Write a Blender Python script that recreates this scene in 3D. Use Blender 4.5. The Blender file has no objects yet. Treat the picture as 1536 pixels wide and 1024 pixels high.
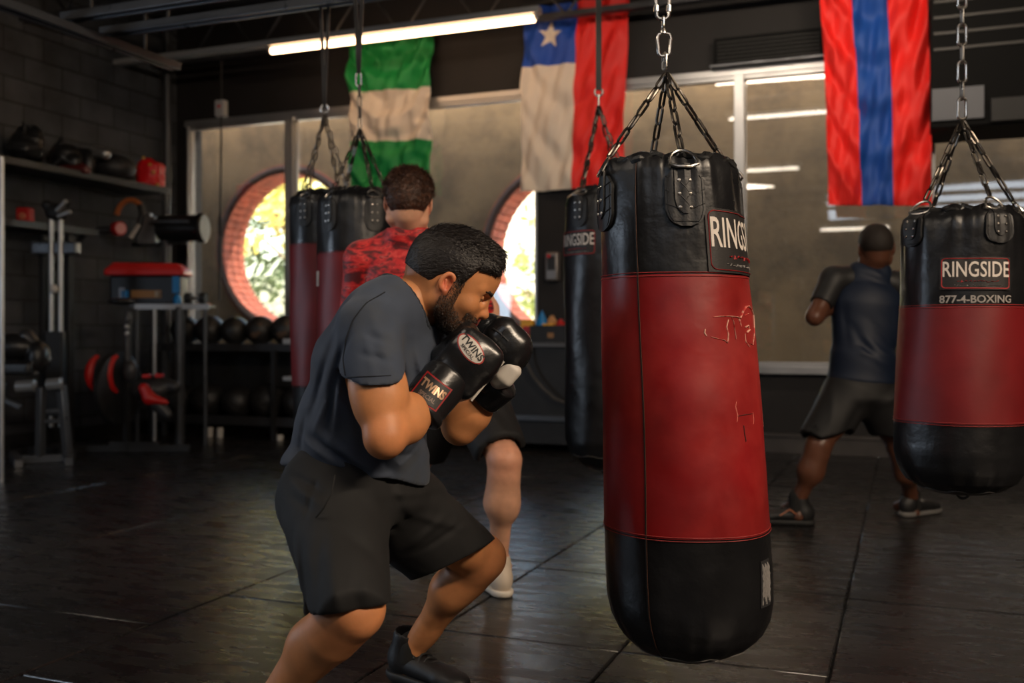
import bpy, bmesh, math, random
import numpy as np
from mathutils import Vector, Matrix
random.seed(7)
rng = np.random.default_rng(5)
PI = math.pi
F = 1500.0; HZ = 500.0; CH = 0.95
TH = math.atan(592.0/1500.0)
CT, ST = math.cos(TH), math.sin(TH)
col = bpy.context.scene.collection

# ---- coordinates: a viewer-aligned point (right, ahead, up) turned into the room's axes
def W(X, D, Z): return Vector((X*CT - D*ST, X*ST + D*CT, Z))
def C3(px, py, D): return ((px-768.0)/F*D, D, CH - (py-HZ)/F*D)
def P(px, py, D): return W(*C3(px, py, D))
def on_y(px, py, y):
    k = (px-768.0)/F
    return P(px, py, y/(k*ST+CT))
def on_x(px, py, x):
    k = (px-768.0)/F
    return P(px, py, x/(k*CT-ST))
def on_z(px, py, z): return P(px, py, (CH-z)*F/(py-HZ))

# ---- object bookkeeping
ORIG = {}
def link(o): col.objects.link(o); return o
def tag(o, label=None, cat=None, group=None, kind=None):
    if label: o['label'] = label
    if cat: o['category'] = cat
    if group: o['group'] = group
    if kind: o['kind'] = kind
    return o
def thing(name, label, cat, loc, group=None):
    o = bpy.data.objects.new(name, None); link(o)
    o.location = Vector(loc); o.empty_display_size = 0.1
    ORIG[o.name] = Vector(loc)
    return tag(o, label, cat, group)

class MB:
    """collects shapes into one mesh"""
    def __init__(self): self.v = []; self.f = []; self.uv = None
    def add(self, vs, fs):
        n = len(self.v); self.v += [Vector(p) for p in vs]
        self.f += [tuple(i+n for i in f) for f in fs]; return self
    def box(self, c, s, R=None):
        c = Vector(c); h = Vector(s)/2
        vs = []
        for sx in (-1,1):
            for sy in (-1,1):
                for sz in (-1,1):
                    p = Vector((sx*h.x, sy*h.y, sz*h.z))
                    if R is not None: p = R @ p
                    vs.append(c+p)
        return self.add(vs, [(0,1,3,2),(4,6,7,5),(0,4,5,1),(2,3,7,6),(0,2,6,4),(1,5,7,3)])
    def box2(self, a, b):
        a = Vector(a); b = Vector(b)
        return self.box((a+b)/2, [abs(b[i]-a[i]) for i in range(3)])
    def bar(self, a, b, w, h, up=(0,0,1)):
        a = Vector(a); b = Vector(b); d = (b-a); L = d.length; d.normalize()
        u = Vector(up)
        if abs(d.dot(u)) > .99: u = Vector((0,1,0))
        s = d.cross(u).normalized(); u = s.cross(d)
        R = Matrix((d, s, u)).transposed()
        return self.box((a+b)/2, (L, w, h), R)
    def tube(self, pts, r, n=10, closed=False, caps=True, flat=1.0, up=None):
        pts = [Vector(p) for p in pts]; m = len(pts)
        rr = r if hasattr(r, '__len__') else [r]*m
        vs = []; fs = []; prev = None
        for i, p in enumerate(pts):
            if closed: t = pts[(i+1) % m]-pts[i-1]
            else: t = pts[min(i+1, m-1)]-pts[max(i-1, 0)]
            t.normalize()
            if prev is None:
                u = Vector(up) if up is not None else (Vector((0,0,1)) if abs(t.z) < .9 else Vector((0,1,0)))
            else: u = prev
            s = t.cross(u)
            if s.length < 1e-6: s = t.cross(Vector((1,.3,0)))
            s.normalize(); u = s.cross(t).normalized(); prev = u
            for k in range(n):
                a = 2*PI*k/n
                vs.append(p + s*(math.cos(a)*rr[i]) + u*(math.sin(a)*rr[i]*flat))
        for i in range(m if closed else m-1):
            j = (i+1) % m
            for k in range(n):
                k2 = (k+1) % n
                fs.append((i*n+k, i*n+k2, j*n+k2, j*n+k))
        if caps and not closed:
            fs.append(tuple(range(n))[::-1]); fs.append(tuple((m-1)*n+k for k in range(n)))
        return self.add(vs, fs)
    def cyl(self, a, b, r, n=16, r2=None):
        return self.tube([a, b], [r, r if r2 is None else r2], n)
    def lathe(self, prof, c, n=32, axis=None, wob=None):
        """prof: (radius, height) list around axis at c"""
        c = Vector(c); ax = Vector(axis or (0,0,1)).normalized()
        u = ax.orthogonal().normalized() if abs(ax.z) < .999 else Vector((1,0,0)); w = ax.cross(u)
        vs = []; fs = []; m = len(prof)
        for (r, h) in prof:
            for k in range(n):
                a = 2*PI*k/n
                vs.append(c + ax*h + u*(math.cos(a)*r) + w*(math.sin(a)*r))
        for i in range(m-1):
            for k in range(n):
                k2 = (k+1) % n
                fs.append((i*n+k, i*n+k2, (i+1)*n+k2, (i+1)*n+k))
        if prof[0][0] > 1e-4: fs.append(tuple(range(n))[::-1])
        if prof[-1][0] > 1e-4: fs.append(tuple((m-1)*n+k for k in range(n)))
        return self.add(vs, fs)
    def ball(self, c, r, n=20, m=12, sc=(1,1,1), R=None):
        c = Vector(c); vs = []; fs = []
        for i in range(m+1):
            ph = PI*i/m
            for k in range(n):
                a = 2*PI*k/n
                p = Vector((r*sc[0]*math.sin(ph)*math.cos(a), r*sc[1]*math.sin(ph)*math.sin(a), r*sc[2]*math.cos(ph)))
                if R is not None: p = R @ p
                vs.append(c+p)
        for i in range(m):
            for k in range(n):
                k2 = (k+1) % n
                fs.append((i*n+k, (i+1)*n+k, (i+1)*n+k2, i*n+k2))
        return self.add(vs, fs)
    def torus(self, c, R_, r, ax=(0,0,1), n=24, m=10, a0=0, a1=2*PI, u=None):
        ax = Vector(ax).normalized(); u = Vector(u).normalized() if u is not None else ax.orthogonal().normalized(); w = ax.cross(u)
        full = abs(a1-a0-2*PI) < 1e-3
        k = n if full else n+1
        pts = [Vector(c) + (u*math.cos(a0+(a1-a0)*i/n) + w*math.sin(a0+(a1-a0)*i/n))*R_ for i in range(k)]
        return self.tube(pts, r, m, closed=full, up=ax)
    def strip(self, rows):
        """grid of points -> sheet"""
        m = len(rows); n = len(rows[0]); vs = [p for r in rows for p in r]
        fs = [(i*n+k, i*n+k+1, (i+1)*n+k+1, (i+1)*n+k) for i in range(m-1) for k in range(n-1)]
        return self.add(vs, fs)
    def prism(self, poly, d):
        """polygon points extruded by vector d"""
        n = len(poly); poly = [Vector(p) for p in poly]; d = Vector(d)
        vs = poly + [p+d for p in poly]
        fs = [tuple(range(n))[::-1], tuple(range(n, 2*n))] + [(i, (i+1) % n, n+(i+1) % n, n+i) for i in range(n)]
        return self.add(vs, fs)
    def build(self, name, m, parent=None, smooth=None, bevel=0, bseg=2, sub=0, solid=0, doubles=False, origin=None):
        me = bpy.data.meshes.new(name)
        if parent is not None: o0 = ORIG[parent.name]
        elif origin is not None: o0 = Vector(origin)
        else:
            xs = [p.x for p in self.v]; ys = [p.y for p in self.v]; zs = [p.z for p in self.v]
            o0 = Vector(((min(xs)+max(xs))/2, (min(ys)+max(ys))/2, min(zs)))
        me.from_pydata([p-o0 for p in self.v], [], self.f)
        bm = bmesh.new(); bm.from_mesh(me)
        if doubles: bmesh.ops.remove_doubles(bm, verts=bm.verts, dist=1e-5)
        bmesh.ops.recalc_face_normals(bm, faces=bm.faces)
        bm.to_mesh(me); bm.free()
        o = bpy.data.objects.new(name, me); link(o)
        if m is not None:
            for mm in (m if isinstance(m, (list, tuple)) else [m]): me.materials.append(mm)
        if parent is not None: o.parent = parent
        else: o.location = o0
        ORIG[o.name] = o0
        if solid:
            md = o.modifiers.new('solid', 'SOLIDIFY'); md.thickness = solid; md.offset = 0
        if bevel:
            md = o.modifiers.new('bevel', 'BEVEL'); md.width = bevel; md.segments = bseg; md.limit_method = 'ANGLE'; md.angle_limit = math.radians(40)
        if sub:
            md = o.modifiers.new('sub', 'SUBSURF'); md.levels = sub; md.render_levels = sub
        if smooth is None: smooth = 35 if not bevel else 60
        if smooth:
            try: me.shade_smooth() if False else [setattr(p, 'use_smooth', True) for p in me.polygons]
            except Exception: pass
            try: me.set_sharp_from_angle(angle=math.radians(smooth))
            except Exception: pass
        return o

def struct(o, label=None):
    o['kind'] = 'structure'
    if label: o['label'] = label
    return o

def clone(root, delta, label=None, group=None, rot=0.0, scale=None):
    """a copy of a thing, its parts and their sub-parts"""
    def cp(o, parent):
        c = o.copy(); link(c); c.parent = parent
        if parent is not None: c.matrix_parent_inverse = o.matrix_parent_inverse.copy()
        for ch in [q for q in list(KIDS.get(o.name, []))]: cp(ch, c)
        return c
    r = cp(root, None)
    r.location = root.location + Vector(delta)
    if rot: r.rotation_euler.z = root.rotation_euler.z + rot
    if scale: r.scale = (scale,)*3 if not hasattr(scale, '__len__') else scale
    if label: r['label'] = label
    if group: r['group'] = group
    return r
KIDS = {}
def scan_kids():
    KIDS.clear()
    for o in col.objects:
        if o.parent: KIDS.setdefault(o.parent.name, []).append(o)

def text_mesh(s, size, name='t', sx=1.0, bold=0.0, depth=0.0):
    """lettering -> (verts 2D centred, faces)"""
    cu = bpy.data.curves.new(name, 'FONT'); cu.body = s; cu.size = size
    cu.align_x = 'CENTER'; cu.align_y = 'CENTER'; cu.offset = bold; cu.resolution_u = 3
    o = bpy.data.objects.new(name, cu); col.objects.link(o)
    dg = bpy.context.evaluated_depsgraph_get(); me = bpy.data.meshes.new_from_object(o.evaluated_get(dg))
    bm = bmesh.new(); bm.from_mesh(me)
    bmesh.ops.triangulate(bm, faces=bm.faces)
    bm.verts.ensure_lookup_table()
    vs = [(v.co.x*sx, v.co.y) for v in bm.verts]; fs = [tuple(v.index for v in f.verts) for f in bm.faces]
    bm.free(); bpy.data.objects.remove(o); bpy.data.curves.remove(cu); bpy.data.meshes.remove(me)
    return vs, fs

# ---- materials
def lin(c):
    return tuple((x/12.92 if x <= .04045 else ((x+.055)/1.055)**2.4) for x in c)
def srgb(r, g, b): return lin((r/255, g/255, b/255))
MATS = {}
def mat(name, c, rough=.5, metal=0., var=0., vscale=8., bump=0., bscale=60., spec=.5, coat=0., stretch=None, rvar=0., sheen=0., c2=None, c2scale=5., c2lo=.45, c2hi=.6, bdist=.01, attr=None, detail=4., sss=0.):
    if name in MATS: return MATS[name]
    m = bpy.data.materials.new(name); m.use_nodes = True
    nt = m.node_tree; b = nt.nodes['Principled BSDF']; N = nt.nodes.new; L = nt.links.new
    c = tuple(c)[:3]
    b.inputs['Base Color'].default_value = (*c, 1); b.inputs['Roughness'].default_value = rough
    b.inputs['Metallic'].default_value = metal; b.inputs['Specular IOR Level'].default_value = spec
    if coat: b.inputs['Coat Weight'].default_value = coat; b.inputs['Coat Roughness'].default_value = .25
    if sheen: b.inputs['Sheen Weight'].default_value = sheen; b.inputs['Sheen Roughness'].default_value = .5
    if sss:
        b.inputs['Subsurface Weight'].default_value = sss; b.inputs['Subsurface Radius'].default_value = (.02, .008, .004); b.inputs['Subsurface Scale'].default_value = .5
    tc = N('ShaderNodeTexCoord'); vec = tc.outputs['Object']
    if stretch:
        mp = N('ShaderNodeMapping'); mp.inputs['Scale'].default_value = stretch; L(vec, mp.inputs[0]); vec = mp.outputs[0]
    src = None
    if attr:
        at = N('ShaderNodeAttribute'); at.attribute_name = attr; src = at.outputs['Color']
    if c2 is not None:
        n2 = N('ShaderNodeTexNoise'); n2.inputs['Scale'].default_value = c2scale; n2.inputs['Detail'].default_value = 6; n2.inputs['Roughness'].default_value = .65; L(vec, n2.inputs['Vector'])
        rp = N('ShaderNodeMapRange'); rp.inputs[1].default_value = c2lo; rp.inputs[2].default_value = c2hi; L(n2.outputs['Fac'], rp.inputs[0])
        mx = N('ShaderNodeMix'); mx.data_type = 'RGBA'; L(rp.outputs[0], mx.inputs['Factor'])
        if src: L(src, mx.inputs['A'])
        else: mx.inputs['A'].default_value = (*c, 1)
        mx.inputs['B'].default_value = (*tuple(c2)[:3], 1); src = mx.outputs['Result']
    if var:
        n1 = N('ShaderNodeTexNoise'); n1.inputs['Scale'].default_value = vscale; n1.inputs['Detail'].default_value = 5; L(vec, n1.inputs['Vector'])
        rp = N('ShaderNodeMapRange'); rp.inputs[1].default_value = .3; rp.inputs[2].default_value = .7; rp.inputs[3].default_value = 1-var; rp.inputs[4].default_value = 1+var; L(n1.outputs['Fac'], rp.inputs[0])
        mm = N('ShaderNodeMix'); mm.data_type = 'RGBA'; mm.blend_type = 'MULTIPLY'; mm.inputs['Factor'].default_value = 1
        if src: L(src, mm.inputs['A'])
        else: mm.inputs['A'].default_value = (*c, 1)
        cb = N('ShaderNodeCombineColor')
        for i in range(3): L(rp.outputs[0], cb.inputs[i])
        L(cb.outputs[0], mm.inputs['B']); src = mm.outputs['Result']
    if src: L(src, b.inputs['Base Color'])
    if rvar:
        n3 = N('ShaderNodeTexNoise'); n3.inputs['Scale'].default_value = vscale*1.7; n3.inputs['Detail'].default_value = 6; L(vec, n3.inputs['Vector'])
        rp = N('ShaderNodeMapRange'); rp.inputs[1].default_value = .3; rp.inputs[2].default_value = .7; rp.inputs[3].default_value = rough-rvar; rp.inputs[4].default_value = rough+rvar; L(n3.outputs['Fac'], rp.inputs[0]); L(rp.outputs[0], b.inputs['Roughness'])
    if bump:
        n4 = N('ShaderNodeTexNoise'); n4.inputs['Scale'].default_value = bscale; n4.inputs['Detail'].default_value = detail; L(vec, n4.inputs['Vector'])
        bp = N('ShaderNodeBump'); bp.inputs['Strength'].default_value = bump; bp.inputs['Distance'].default_value = bdist
        L(n4.outputs['Fac'], bp.inputs['Height']); L(bp.outputs[0], b.inputs['Normal'])
    MATS[name] = m; return m
def emit(name, c, s):
    m = bpy.data.materials.new(name); m.use_nodes = True; nt = m.node_tree
    nt.nodes.remove(nt.nodes['Principled BSDF']); e = nt.nodes.new('ShaderNodeEmission')
    e.inputs[0].default_value = (*c, 1); e.inputs[1].default_value = s
    nt.links.new(e.outputs[0], nt.nodes['Material Output'].inputs[0]); MATS[name] = m; return m

M = {}
M['leather_black'] = mat('leather_black', (.008,.008,.009), .34, var=.3, vscale=5, bump=.35, bscale=14, rvar=.1, bdist=.012)
M['leather_black2'] = mat('leather_black2', (.012,.012,.012), .42, bump=.5, bscale=70, rvar=.08, bdist=.002)
M['leather_red'] = mat('leather_red', srgb(128,20,22), .40, var=.28, vscale=5, bump=.22, bscale=9, rvar=.1, bdist=.012, c2=srgb(160,50,45), c2scale=3.2, c2lo=.44, c2hi=.78)
M['leather_darkred'] = mat('leather_darkred', srgb(112,14,18), .5, var=.25, vscale=5, bump=.2, bscale=10, bdist=.01)
M['strap'] = mat('strap', (.012,.012,.013), .5, bump=.4, bscale=160, bdist=.002)
M['chrome'] = mat('chrome', (.62,.58,.53), .28, 1., rvar=.08)
M['steel_dark'] = mat('steel_dark', (.13,.115,.1), .36, 1., var=.3, vscale=60, rvar=.1)
M['alu'] = mat('alu', (.5,.5,.5), .38, .9, rvar=.06)
M['black_paint'] = mat('black_paint', (.012,.012,.013), .55, var=.3, bump=.15, bscale=30)
M['joist'] = mat('joist', (.06,.06,.065), .45, .6, var=.4, vscale=4)
M['rubber'] = mat('rubber', (.016,.016,.018), .55, var=.3, vscale=20, bump=.3, bscale=120, bdist=.003)
M['grey_metal'] = mat('grey_metal', (.1,.105,.115), .35, .6, rvar=.08)
M['white_thread'] = mat('white_thread', (.12,.11,.1), .7)
M['red_thread'] = mat('red_thread', srgb(150,45,42), .6)
M['gold_thread'] = mat('gold_thread', srgb(72,44,30), .6)
M['label_black'] = mat('label_black', (.015,.013,.013), .55, bump=.5, bscale=300, bdist=.001)
M['label_red'] = mat('label_red', srgb(150,26,28), .6, bump=.4, bscale=300, bdist=.001)
M['label_white'] = mat('label_white', srgb(214,205,196), .6)
M['label_grey'] = mat('label_grey', srgb(150,145,140), .6)
M['red_plastic'] = mat('red_plastic', srgb(190,22,18), .4)
M['white_plastic'] = mat('white_plastic', (.55,.52,.48), .4)
M['grey_plastic'] = mat('grey_plastic', (.12,.12,.12), .4)
M['blue_plastic'] = mat('blue_plastic', srgb(10,120,190), .35)
M['yellow_plastic'] = mat('yellow_plastic', srgb(235,170,20), .4)
# ================= the room
YW = 8.2; XL = -6.9; XR = 3.4; YB = -4.6; ZC = 4.1
# floor: rubber mats with joints
def floor_material():
    m = bpy.data.materials.new('rubber_mats'); m.use_nodes = True; nt = m.node_tree; N = nt.nodes.new; L = nt.links.new
    b = nt.nodes['Principled BSDF']; tc = N('ShaderNodeTexCoord')
    def noise(sc, det, st=(1,1,1)):
        mp = N('ShaderNodeMapping'); mp.inputs['Scale'].default_value = st; L(tc.outputs['Object'], mp.inputs[0])
        n = N('ShaderNodeTexNoise'); n.inputs['Scale'].default_value = sc; n.inputs['Detail'].default_value = det; n.inputs['Roughness'].default_value = .62; L(mp.outputs[0], n.inputs['Vector']); return n.outputs['Fac']
    big = noise(1.3, 6, (.7,1.6,1)); mid = noise(9, 8, (.5,1.7,1)); fine = noise(130, 4)
    rp = N('ShaderNodeValToRGB'); rp.color_ramp.elements[0].position = .33; rp.color_ramp.elements[0].color = (.006,.006,.0065,1)
    rp.color_ramp.elements[1].position = .72; rp.color_ramp.elements[1].color = (.022,.020,.020,1); L(big, rp.inputs[0])
    rp2 = N('ShaderNodeMapRange'); rp2.inputs[1].default_value = .35; rp2.inputs[2].default_value = .7; rp2.inputs[3].default_value = .7; rp2.inputs[4].default_value = 1.5; L(mid, rp2.inputs[0])
    cb = N('ShaderNodeCombineColor'); [L(rp2.outputs[0], cb.inputs[i]) for i in range(3)]
    mx = N('ShaderNodeMix'); mx.data_type = 'RGBA'; mx.blend_type = 'MULTIPLY'; mx.inputs['Factor'].default_value = 1
    L(rp.outputs[0], mx.inputs['A']); L(cb.outputs[0], mx.inputs['B'])
    # pale crumb flecks
    fl = N('ShaderNodeMapRange'); fl.inputs[1].default_value = .66; fl.inputs[2].default_value = .72; fl.inputs[4].default_value = .5; L(fine, fl.inputs[0])
    m2 = N('ShaderNodeMix'); m2.data_type = 'RGBA'; L(fl.outputs[0], m2.inputs['Factor']); L(mx.outputs['Result'], m2.inputs['A']); m2.inputs['B'].default_value = (.09,.075,.06,1)
    L(m2.outputs['Result'], b.inputs['Base Color'])
    rr = N('ShaderNodeMapRange'); rr.inputs[1].default_value = .3; rr.inputs[2].default_value = .7; rr.inputs[3].default_value = .17; rr.inputs[4].default_value = .40; L(mid, rr.inputs[0]); L(rr.outputs[0], b.inputs['Roughness'])
    b.inputs['Specular IOR Level'].default_value = .5
    ad = N('ShaderNodeMath'); ad.operation = 'MULTIPLY_ADD'; ad.inputs[1].default_value = .35; L(fine, ad.inputs[0]); L(mid, ad.inputs[2])
    bp = N('ShaderNodeBump'); bp.inputs['Strength'].default_value = .2; bp.inputs['Distance'].default_value = .010; L(ad.outputs[0], bp.inputs['Height']); L(bp.outputs[0], b.inputs['Normal'])
    return m
FM = floor_material()
mb = MB(); mb.box2((XL-.3, YB-.3, -.12), (XR+.3, YW+.25, -.012)); struct(mb.build('floor', M['rubber'], smooth=0))

xe = [XL-.05, -5.96, -4.74, -3.52, -2.3, -1.4, -.8, -.2, 1.02, 2.24, XR+.05]
y0s = [2.9, 2.6, 3.1, 2.61, 3.0, 2.9, 2.9, 3.78, 3.2, 2.9]; st = [1.2, 1.2, 1.2, 1.2, .91, .91, .91, .91, 1.2, 1.2]
mb = MB(); G = .0035
for i in range(len(xe)-1):
    y = y0s[i] - st[i]*12
    while y < YW:
        a, b2 = max(y, YB-.1), min(y+st[i], YW+.05)
        if b2-a > .02: mb.box2((xe[i]+G, a+G, -.013), (xe[i+1]-G, b2-G, random.uniform(-.0012, .0)))
        y += st[i]
o = struct(mb.build('floor', FM, bevel=.004, bseg=1)); o['label'] = 'black rubber mat flooring'

# wall paint
WM = mat('block_wall', (.03,.03,.033), .6, var=.35, vscale=3, bump=.4, bscale=8, bdist=.02, rvar=.1)
def block_material():
    m = bpy.data.materials.new('painted_block'); m.use_nodes = True; nt = m.node_tree; N = nt.nodes.new; L = nt.links.new
    b = nt.nodes['Principled BSDF']; tc = N('ShaderNodeTexCoord'); mp = N('ShaderNodeMapping'); mp.inputs['Rotation'].default_value = (PI/2, 0, PI/2); L(tc.outputs['Object'], mp.inputs[0])
    sx = N('ShaderNodeSeparateXYZ'); L(tc.outputs['Object'], sx.inputs[0]); cx = N('ShaderNodeCombineXYZ'); L(sx.outputs['Y'], cx.inputs[0]); L(sx.outputs['Z'], cx.inputs[1])
    br = N('ShaderNodeTexBrick'); br.inputs['Scale'].default_value = 1; br.inputs['Brick Width'].default_value = .41; br.inputs['Row Height'].default_value = .205; br.inputs['Mortar Size'].default_value = .008
    br.inputs['Color1'].default_value = (.050,.054,.062,1); br.inputs['Color2'].default_value = (.034,.037,.044,1); br.inputs['Mortar'].default_value = (.01,.01,.011,1); L(cx.outputs[0], br.inputs['Vector'])
    n = N('ShaderNodeTexNoise'); n.inputs['Scale'].default_value = 3; n.inputs['Detail'].default_value = 6; L(tc.outputs['Object'], n.inputs['Vector'])
    rp = N('ShaderNodeMapRange'); rp.inputs[1].default_value = .3; rp.inputs[2].default_value = .7; rp.inputs[3].default_value = .5; rp.inputs[4].default_value = 1.5; L(n.outputs['Fac'], rp.inputs[0])
    cb = N('ShaderNodeCombineColor'); [L(rp.outputs[0], cb.inputs[i]) for i in range(3)]
    mx = N('ShaderNodeMix'); mx.data_type = 'RGBA'; mx.blend_type = 'MULTIPLY'; mx.inputs['Factor'].default_value = 1; L(br.outputs['Color'], mx.inputs['A']); L(cb.outputs[0], mx.inputs['B']); L(mx.outputs['Result'], b.inputs['Base Color'])
    b.inputs['Roughness'].default_value = .55
    bp = N('ShaderNodeBump'); bp.inputs['Distance'].default_value = .01; bp.inputs['Strength'].default_value = .6; L(br.outputs['Fac'], bp.inputs['Height']); bp.invert = True; L(bp.outputs[0], b.inputs['Normal'])
    return m
BM = block_material()
HM = mat('header_paint', (.010,.008,.0075), .7, var=.25, vscale=3, bump=.15, bscale=12)
mb = MB(); mb.box2((XL-.2, YB-.2, 0), (XL, YW+.2, ZC)); struct(mb.build('wall_left', BM, smooth=0))
mb = MB(); mb.box2((XR, YB-.2, 0), (XR+.2, YW+.2, ZC)); struct(mb.build('wall_right', WM, smooth=0))
mb = MB(); mb.box2((XL-.2, YB-.2, 0), (XR+.2, YB, ZC)); struct(mb.build('wall_back', WM, smooth=0))
ZS = .72; ZH = 3.03
xwl = on_y(283, 300, YW).x
mb = MB(); mb.box2((XL-.2, YW, 0), (XR+.2, YW+.2, ZS-.06)); mb.box2((XL-.2, YW, ZH+.06), (XR+.2, YW+.2, ZC)); mb.box2((XL-.2, YW, ZS-.06), (xwl, YW+.2, ZH+.06)); mb.box2((2.1, YW, ZS-.06), (XR+.2, YW+.2, ZH+.06))
xp0 = on_y(806, 400, YW-.02).x; xp1 = on_y(872, 400, YW-.02).x
mb.box2((xp0, YW-.02, ZS-.06), (xp1, YW+.18, ZH+.06))
mb.box2((-10.5, YW, -.1), (XL-.2, YW+.2, 4.42)); mb.box2((-10.7, YW, -.1), (-10.5, 10.1, 4.42)); struct(mb.build('wall_front', HM, smooth=0))  # unseen side extension and end wall, added to block skylight from the left
mb = MB(); mb.box2((XL-.2, YB-.2, ZC), (XR+.2, YW+.2, ZC+.2)); struct(mb.build('ceiling', mat('deck', (.012,.012,.013), .7, .0, var=.3), smooth=0))
mb = MB(); mb.box2((on_y(872,600,YW).x, YW-.035, 0), (XR, YW, .13)); mb.box2((on_y(872,600,YW).x, YW-.05, .13), (XR, YW, .155)); struct(mb.build('baseboard_front', mat('base_wood', (.05,.043,.04), .5, var=.2), bevel=.003))
mb = MB(); mb.box2((XL, YB, 0), (XL+.02, YW, .12)); struct(mb.build('baseboard_left', M['black_paint'], bevel=.003))
# sill and head trim
mb = MB(); mb.box2((xp1, YW-.09, ZS-.09), (2.1, YW+.12, ZS-.03)); struct(mb.build('trim_1', M['alu'], bevel=.004))
mb = MB(); mb.box2((xwl, YW-.04, ZS-.09), (xp0, YW+.12, ZS-.03)); struct(mb.build('trim_2', M['alu'], bevel=.004))
mb = MB(); mb.box2((xwl-.03, YW-.03, ZH), (xp0, YW+.08, ZH+.06)); mb.box2((xp1, YW-.03, ZH), (2.1, YW+.08, ZH+.06)); struct(mb.build('trim_3', M['alu'], bevel=.004))
# glass
def glass_material():
    m = bpy.data.materials.new('window_glass'); m.use_nodes = True; nt = m.node_tree; N = nt.nodes.new; L = nt.links.new
    nt.nodes.remove(nt.nodes['Principled BSDF'])
    t = N('ShaderNodeBsdfTransparent'); t.inputs[0].default_value = (.86,.86,.84,1); g = N('ShaderNodeBsdfGlossy'); g.inputs['Roughness'].default_value = .02; g.inputs[0].default_value = (1,1,1,1)
    fr = N('ShaderNodeFresnel'); fr.inputs[0].default_value = 1.5
    mu = N('ShaderNodeMath'); mu.operation = 'MULTIPLY'; mu.inputs[1].default_value = 1.8; L(fr.outputs[0], mu.inputs[0])
    mx = N('ShaderNodeMixShader'); L(mu.outputs[0], mx.inputs[0]); L(t.outputs[0], mx.inputs[1]); L(g.outputs[0], mx.inputs[2]); L(mx.outputs[0], nt.nodes['Material Output'].inputs[0]); return m
GM = glass_material()
xm1 = on_y(437, 300, YW).x; xm2 = on_y(1112, 300, YW).x; xm3 = on_y(1398, 300, YW).x
bays = [(xwl, xm1), (xm1, xp0), (xp1, xm2), (xm2, xm3), (xm3, 2.1)]
for i, (a, b2) in enumerate(bays):
    mb = MB(); w = .022
    for (p, q) in (((a, ZS-.03), (a+w, ZH)), ((b2-w, ZS-.03), (b2, ZH))): mb.box2((p[0], YW-.035, p[1]), (q[0], YW+.06, q[1]))
    if i in (0, 3): mb.box2((b2-.045, YW-.05, ZS-.03), (b2, YW+.06, ZH))
    if i in (1,): mb.box2((a, YW-.05, ZS-.03), (a+.045, YW+.06, ZH))
    if i == 2: mb.box2((b2-.05, YW-.06, ZS-.03), (b2+.03, YW+.06, ZH))
    mb.box2((a, YW-.02, ZH-.03), (b2, YW+.06, ZH)); mb.box2((a, YW-.02, ZS-.03), (b2, YW+.06, ZS))
    o = struct(mb.build('window_%d' % (i+1), M['alu'], bevel=.003))
    mb = MB(); mb.box2((a+w, YW+.02, ZS), (b2-w, YW+.026, ZH-.03)); mb.build('pane', GM, o, smooth=0)

# ceiling joists: open web trusses running across the room
mbk = 0
for k, y in enumerate((-2.6, -.4, 1.8, 3.2, 5.2, 6.3, 7.85)):
    mb = MB(); zt, zb = ZC-.03, 3.58
    for z in (zt, zb):
        for s in (-.025, .025): mb.bar((XL, y+s, z), (XR, y+s, z), .03, .045)
    x = XL+.1; up = True
    while x < XR-.4:
        mb.cyl((x, y, zt if up else zb), (x+.38, y, zb if up else zt), .011, 6); x += .38; up = not up
    struct(mb.build('trim_%d' % (4+k), M['joist']))

# ================= outside, behind the glass
CO = mat('stucco', srgb(138,113,80), .85, var=.12, vscale=2.5, bump=.6, bscale=40, bdist=.01, c2=srgb(110,90,64), c2scale=1.6)
YO = 9.7; TK = .34
def arc_wall():
    mb = MB(); holes = [(-6.6, 1.92, .86), (-3.21, 1.78, .86)]
    x0, x1, z0, z1 = -10.5, 6.5, 0, 4.3
    hw = 1.15
    xs = x0
    for (cx, cz, r) in holes:
        a, b2 = cx-hw, cx+hw
        mb.box2((xs, YO, z0), (a, YO+TK, z1)); xs = b2
        n = 48; ring = []; sq = []
        zlo, zhi = cz-hw, cz+hw
        for k in range(n):
            t = 2*PI*k/n; c_, s_ = math.cos(t), math.sin(t); m_ = max(abs(c_), abs(s_))
            ring.append((cx+r*c_, cz+r*s_)); sq.append((cx+hw*c_/m_, cz+hw*s_/m_))
        for yy in (YO, YO+TK):
            vs = [(p[0], yy, p[1]) for p in ring]+[(p[0], yy, p[1]) for p in sq]
            mb.add(vs, [(k, (k+1) % n, n+(k+1) % n, n+k) for k in range(n)])
        mb.box2((a, YO, z0), (b2, YO+TK, zlo)); mb.box2((a, YO, zhi), (b2, YO+TK, z1))
    mb.box2((xs, YO, z0), (x1, YO+TK, z1))
    o = mb.build('wall_outer', CO, smooth=0); struct(o)
    # brick ring lining every round opening
    bmx = MB(); mo = MB()
    for (cx, cz, r) in holes:
        n = 60
        for k in range(n):
            t0 = 2*PI*(k+.06)/n; t1 = 2*PI*(k+.94)/n
            for (ya, yb) in ((YO-.03, YO+.10), (YO+.11, YO+.235), (YO+.245, YO+TK+.02)):
                ri, ro = r-.004, r+.10
                q = [(ri, t0), (ri, t1), (ro, t1), (ro, t0)]
                bmx.prism([(cx+rr_*math.cos(t), ya, cz+rr_*math.sin(t)) for rr_, t in q], (0, yb-ya, 0))
        mo.torus((cx, YO-.005, cz), r+.05, .05, (0,1,0), 60, 8)
    BR = mat('brick', srgb(176,92,66), .85, var=.35, vscale=9, bump=.5, bscale=50, bdist=.006)
    struct(bmx.build('trim_20', BR, smooth=0)); struct(mo.build('trim_21', mat('mortar', (.09,.055,.04), .9)))
arc_wall()
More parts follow.
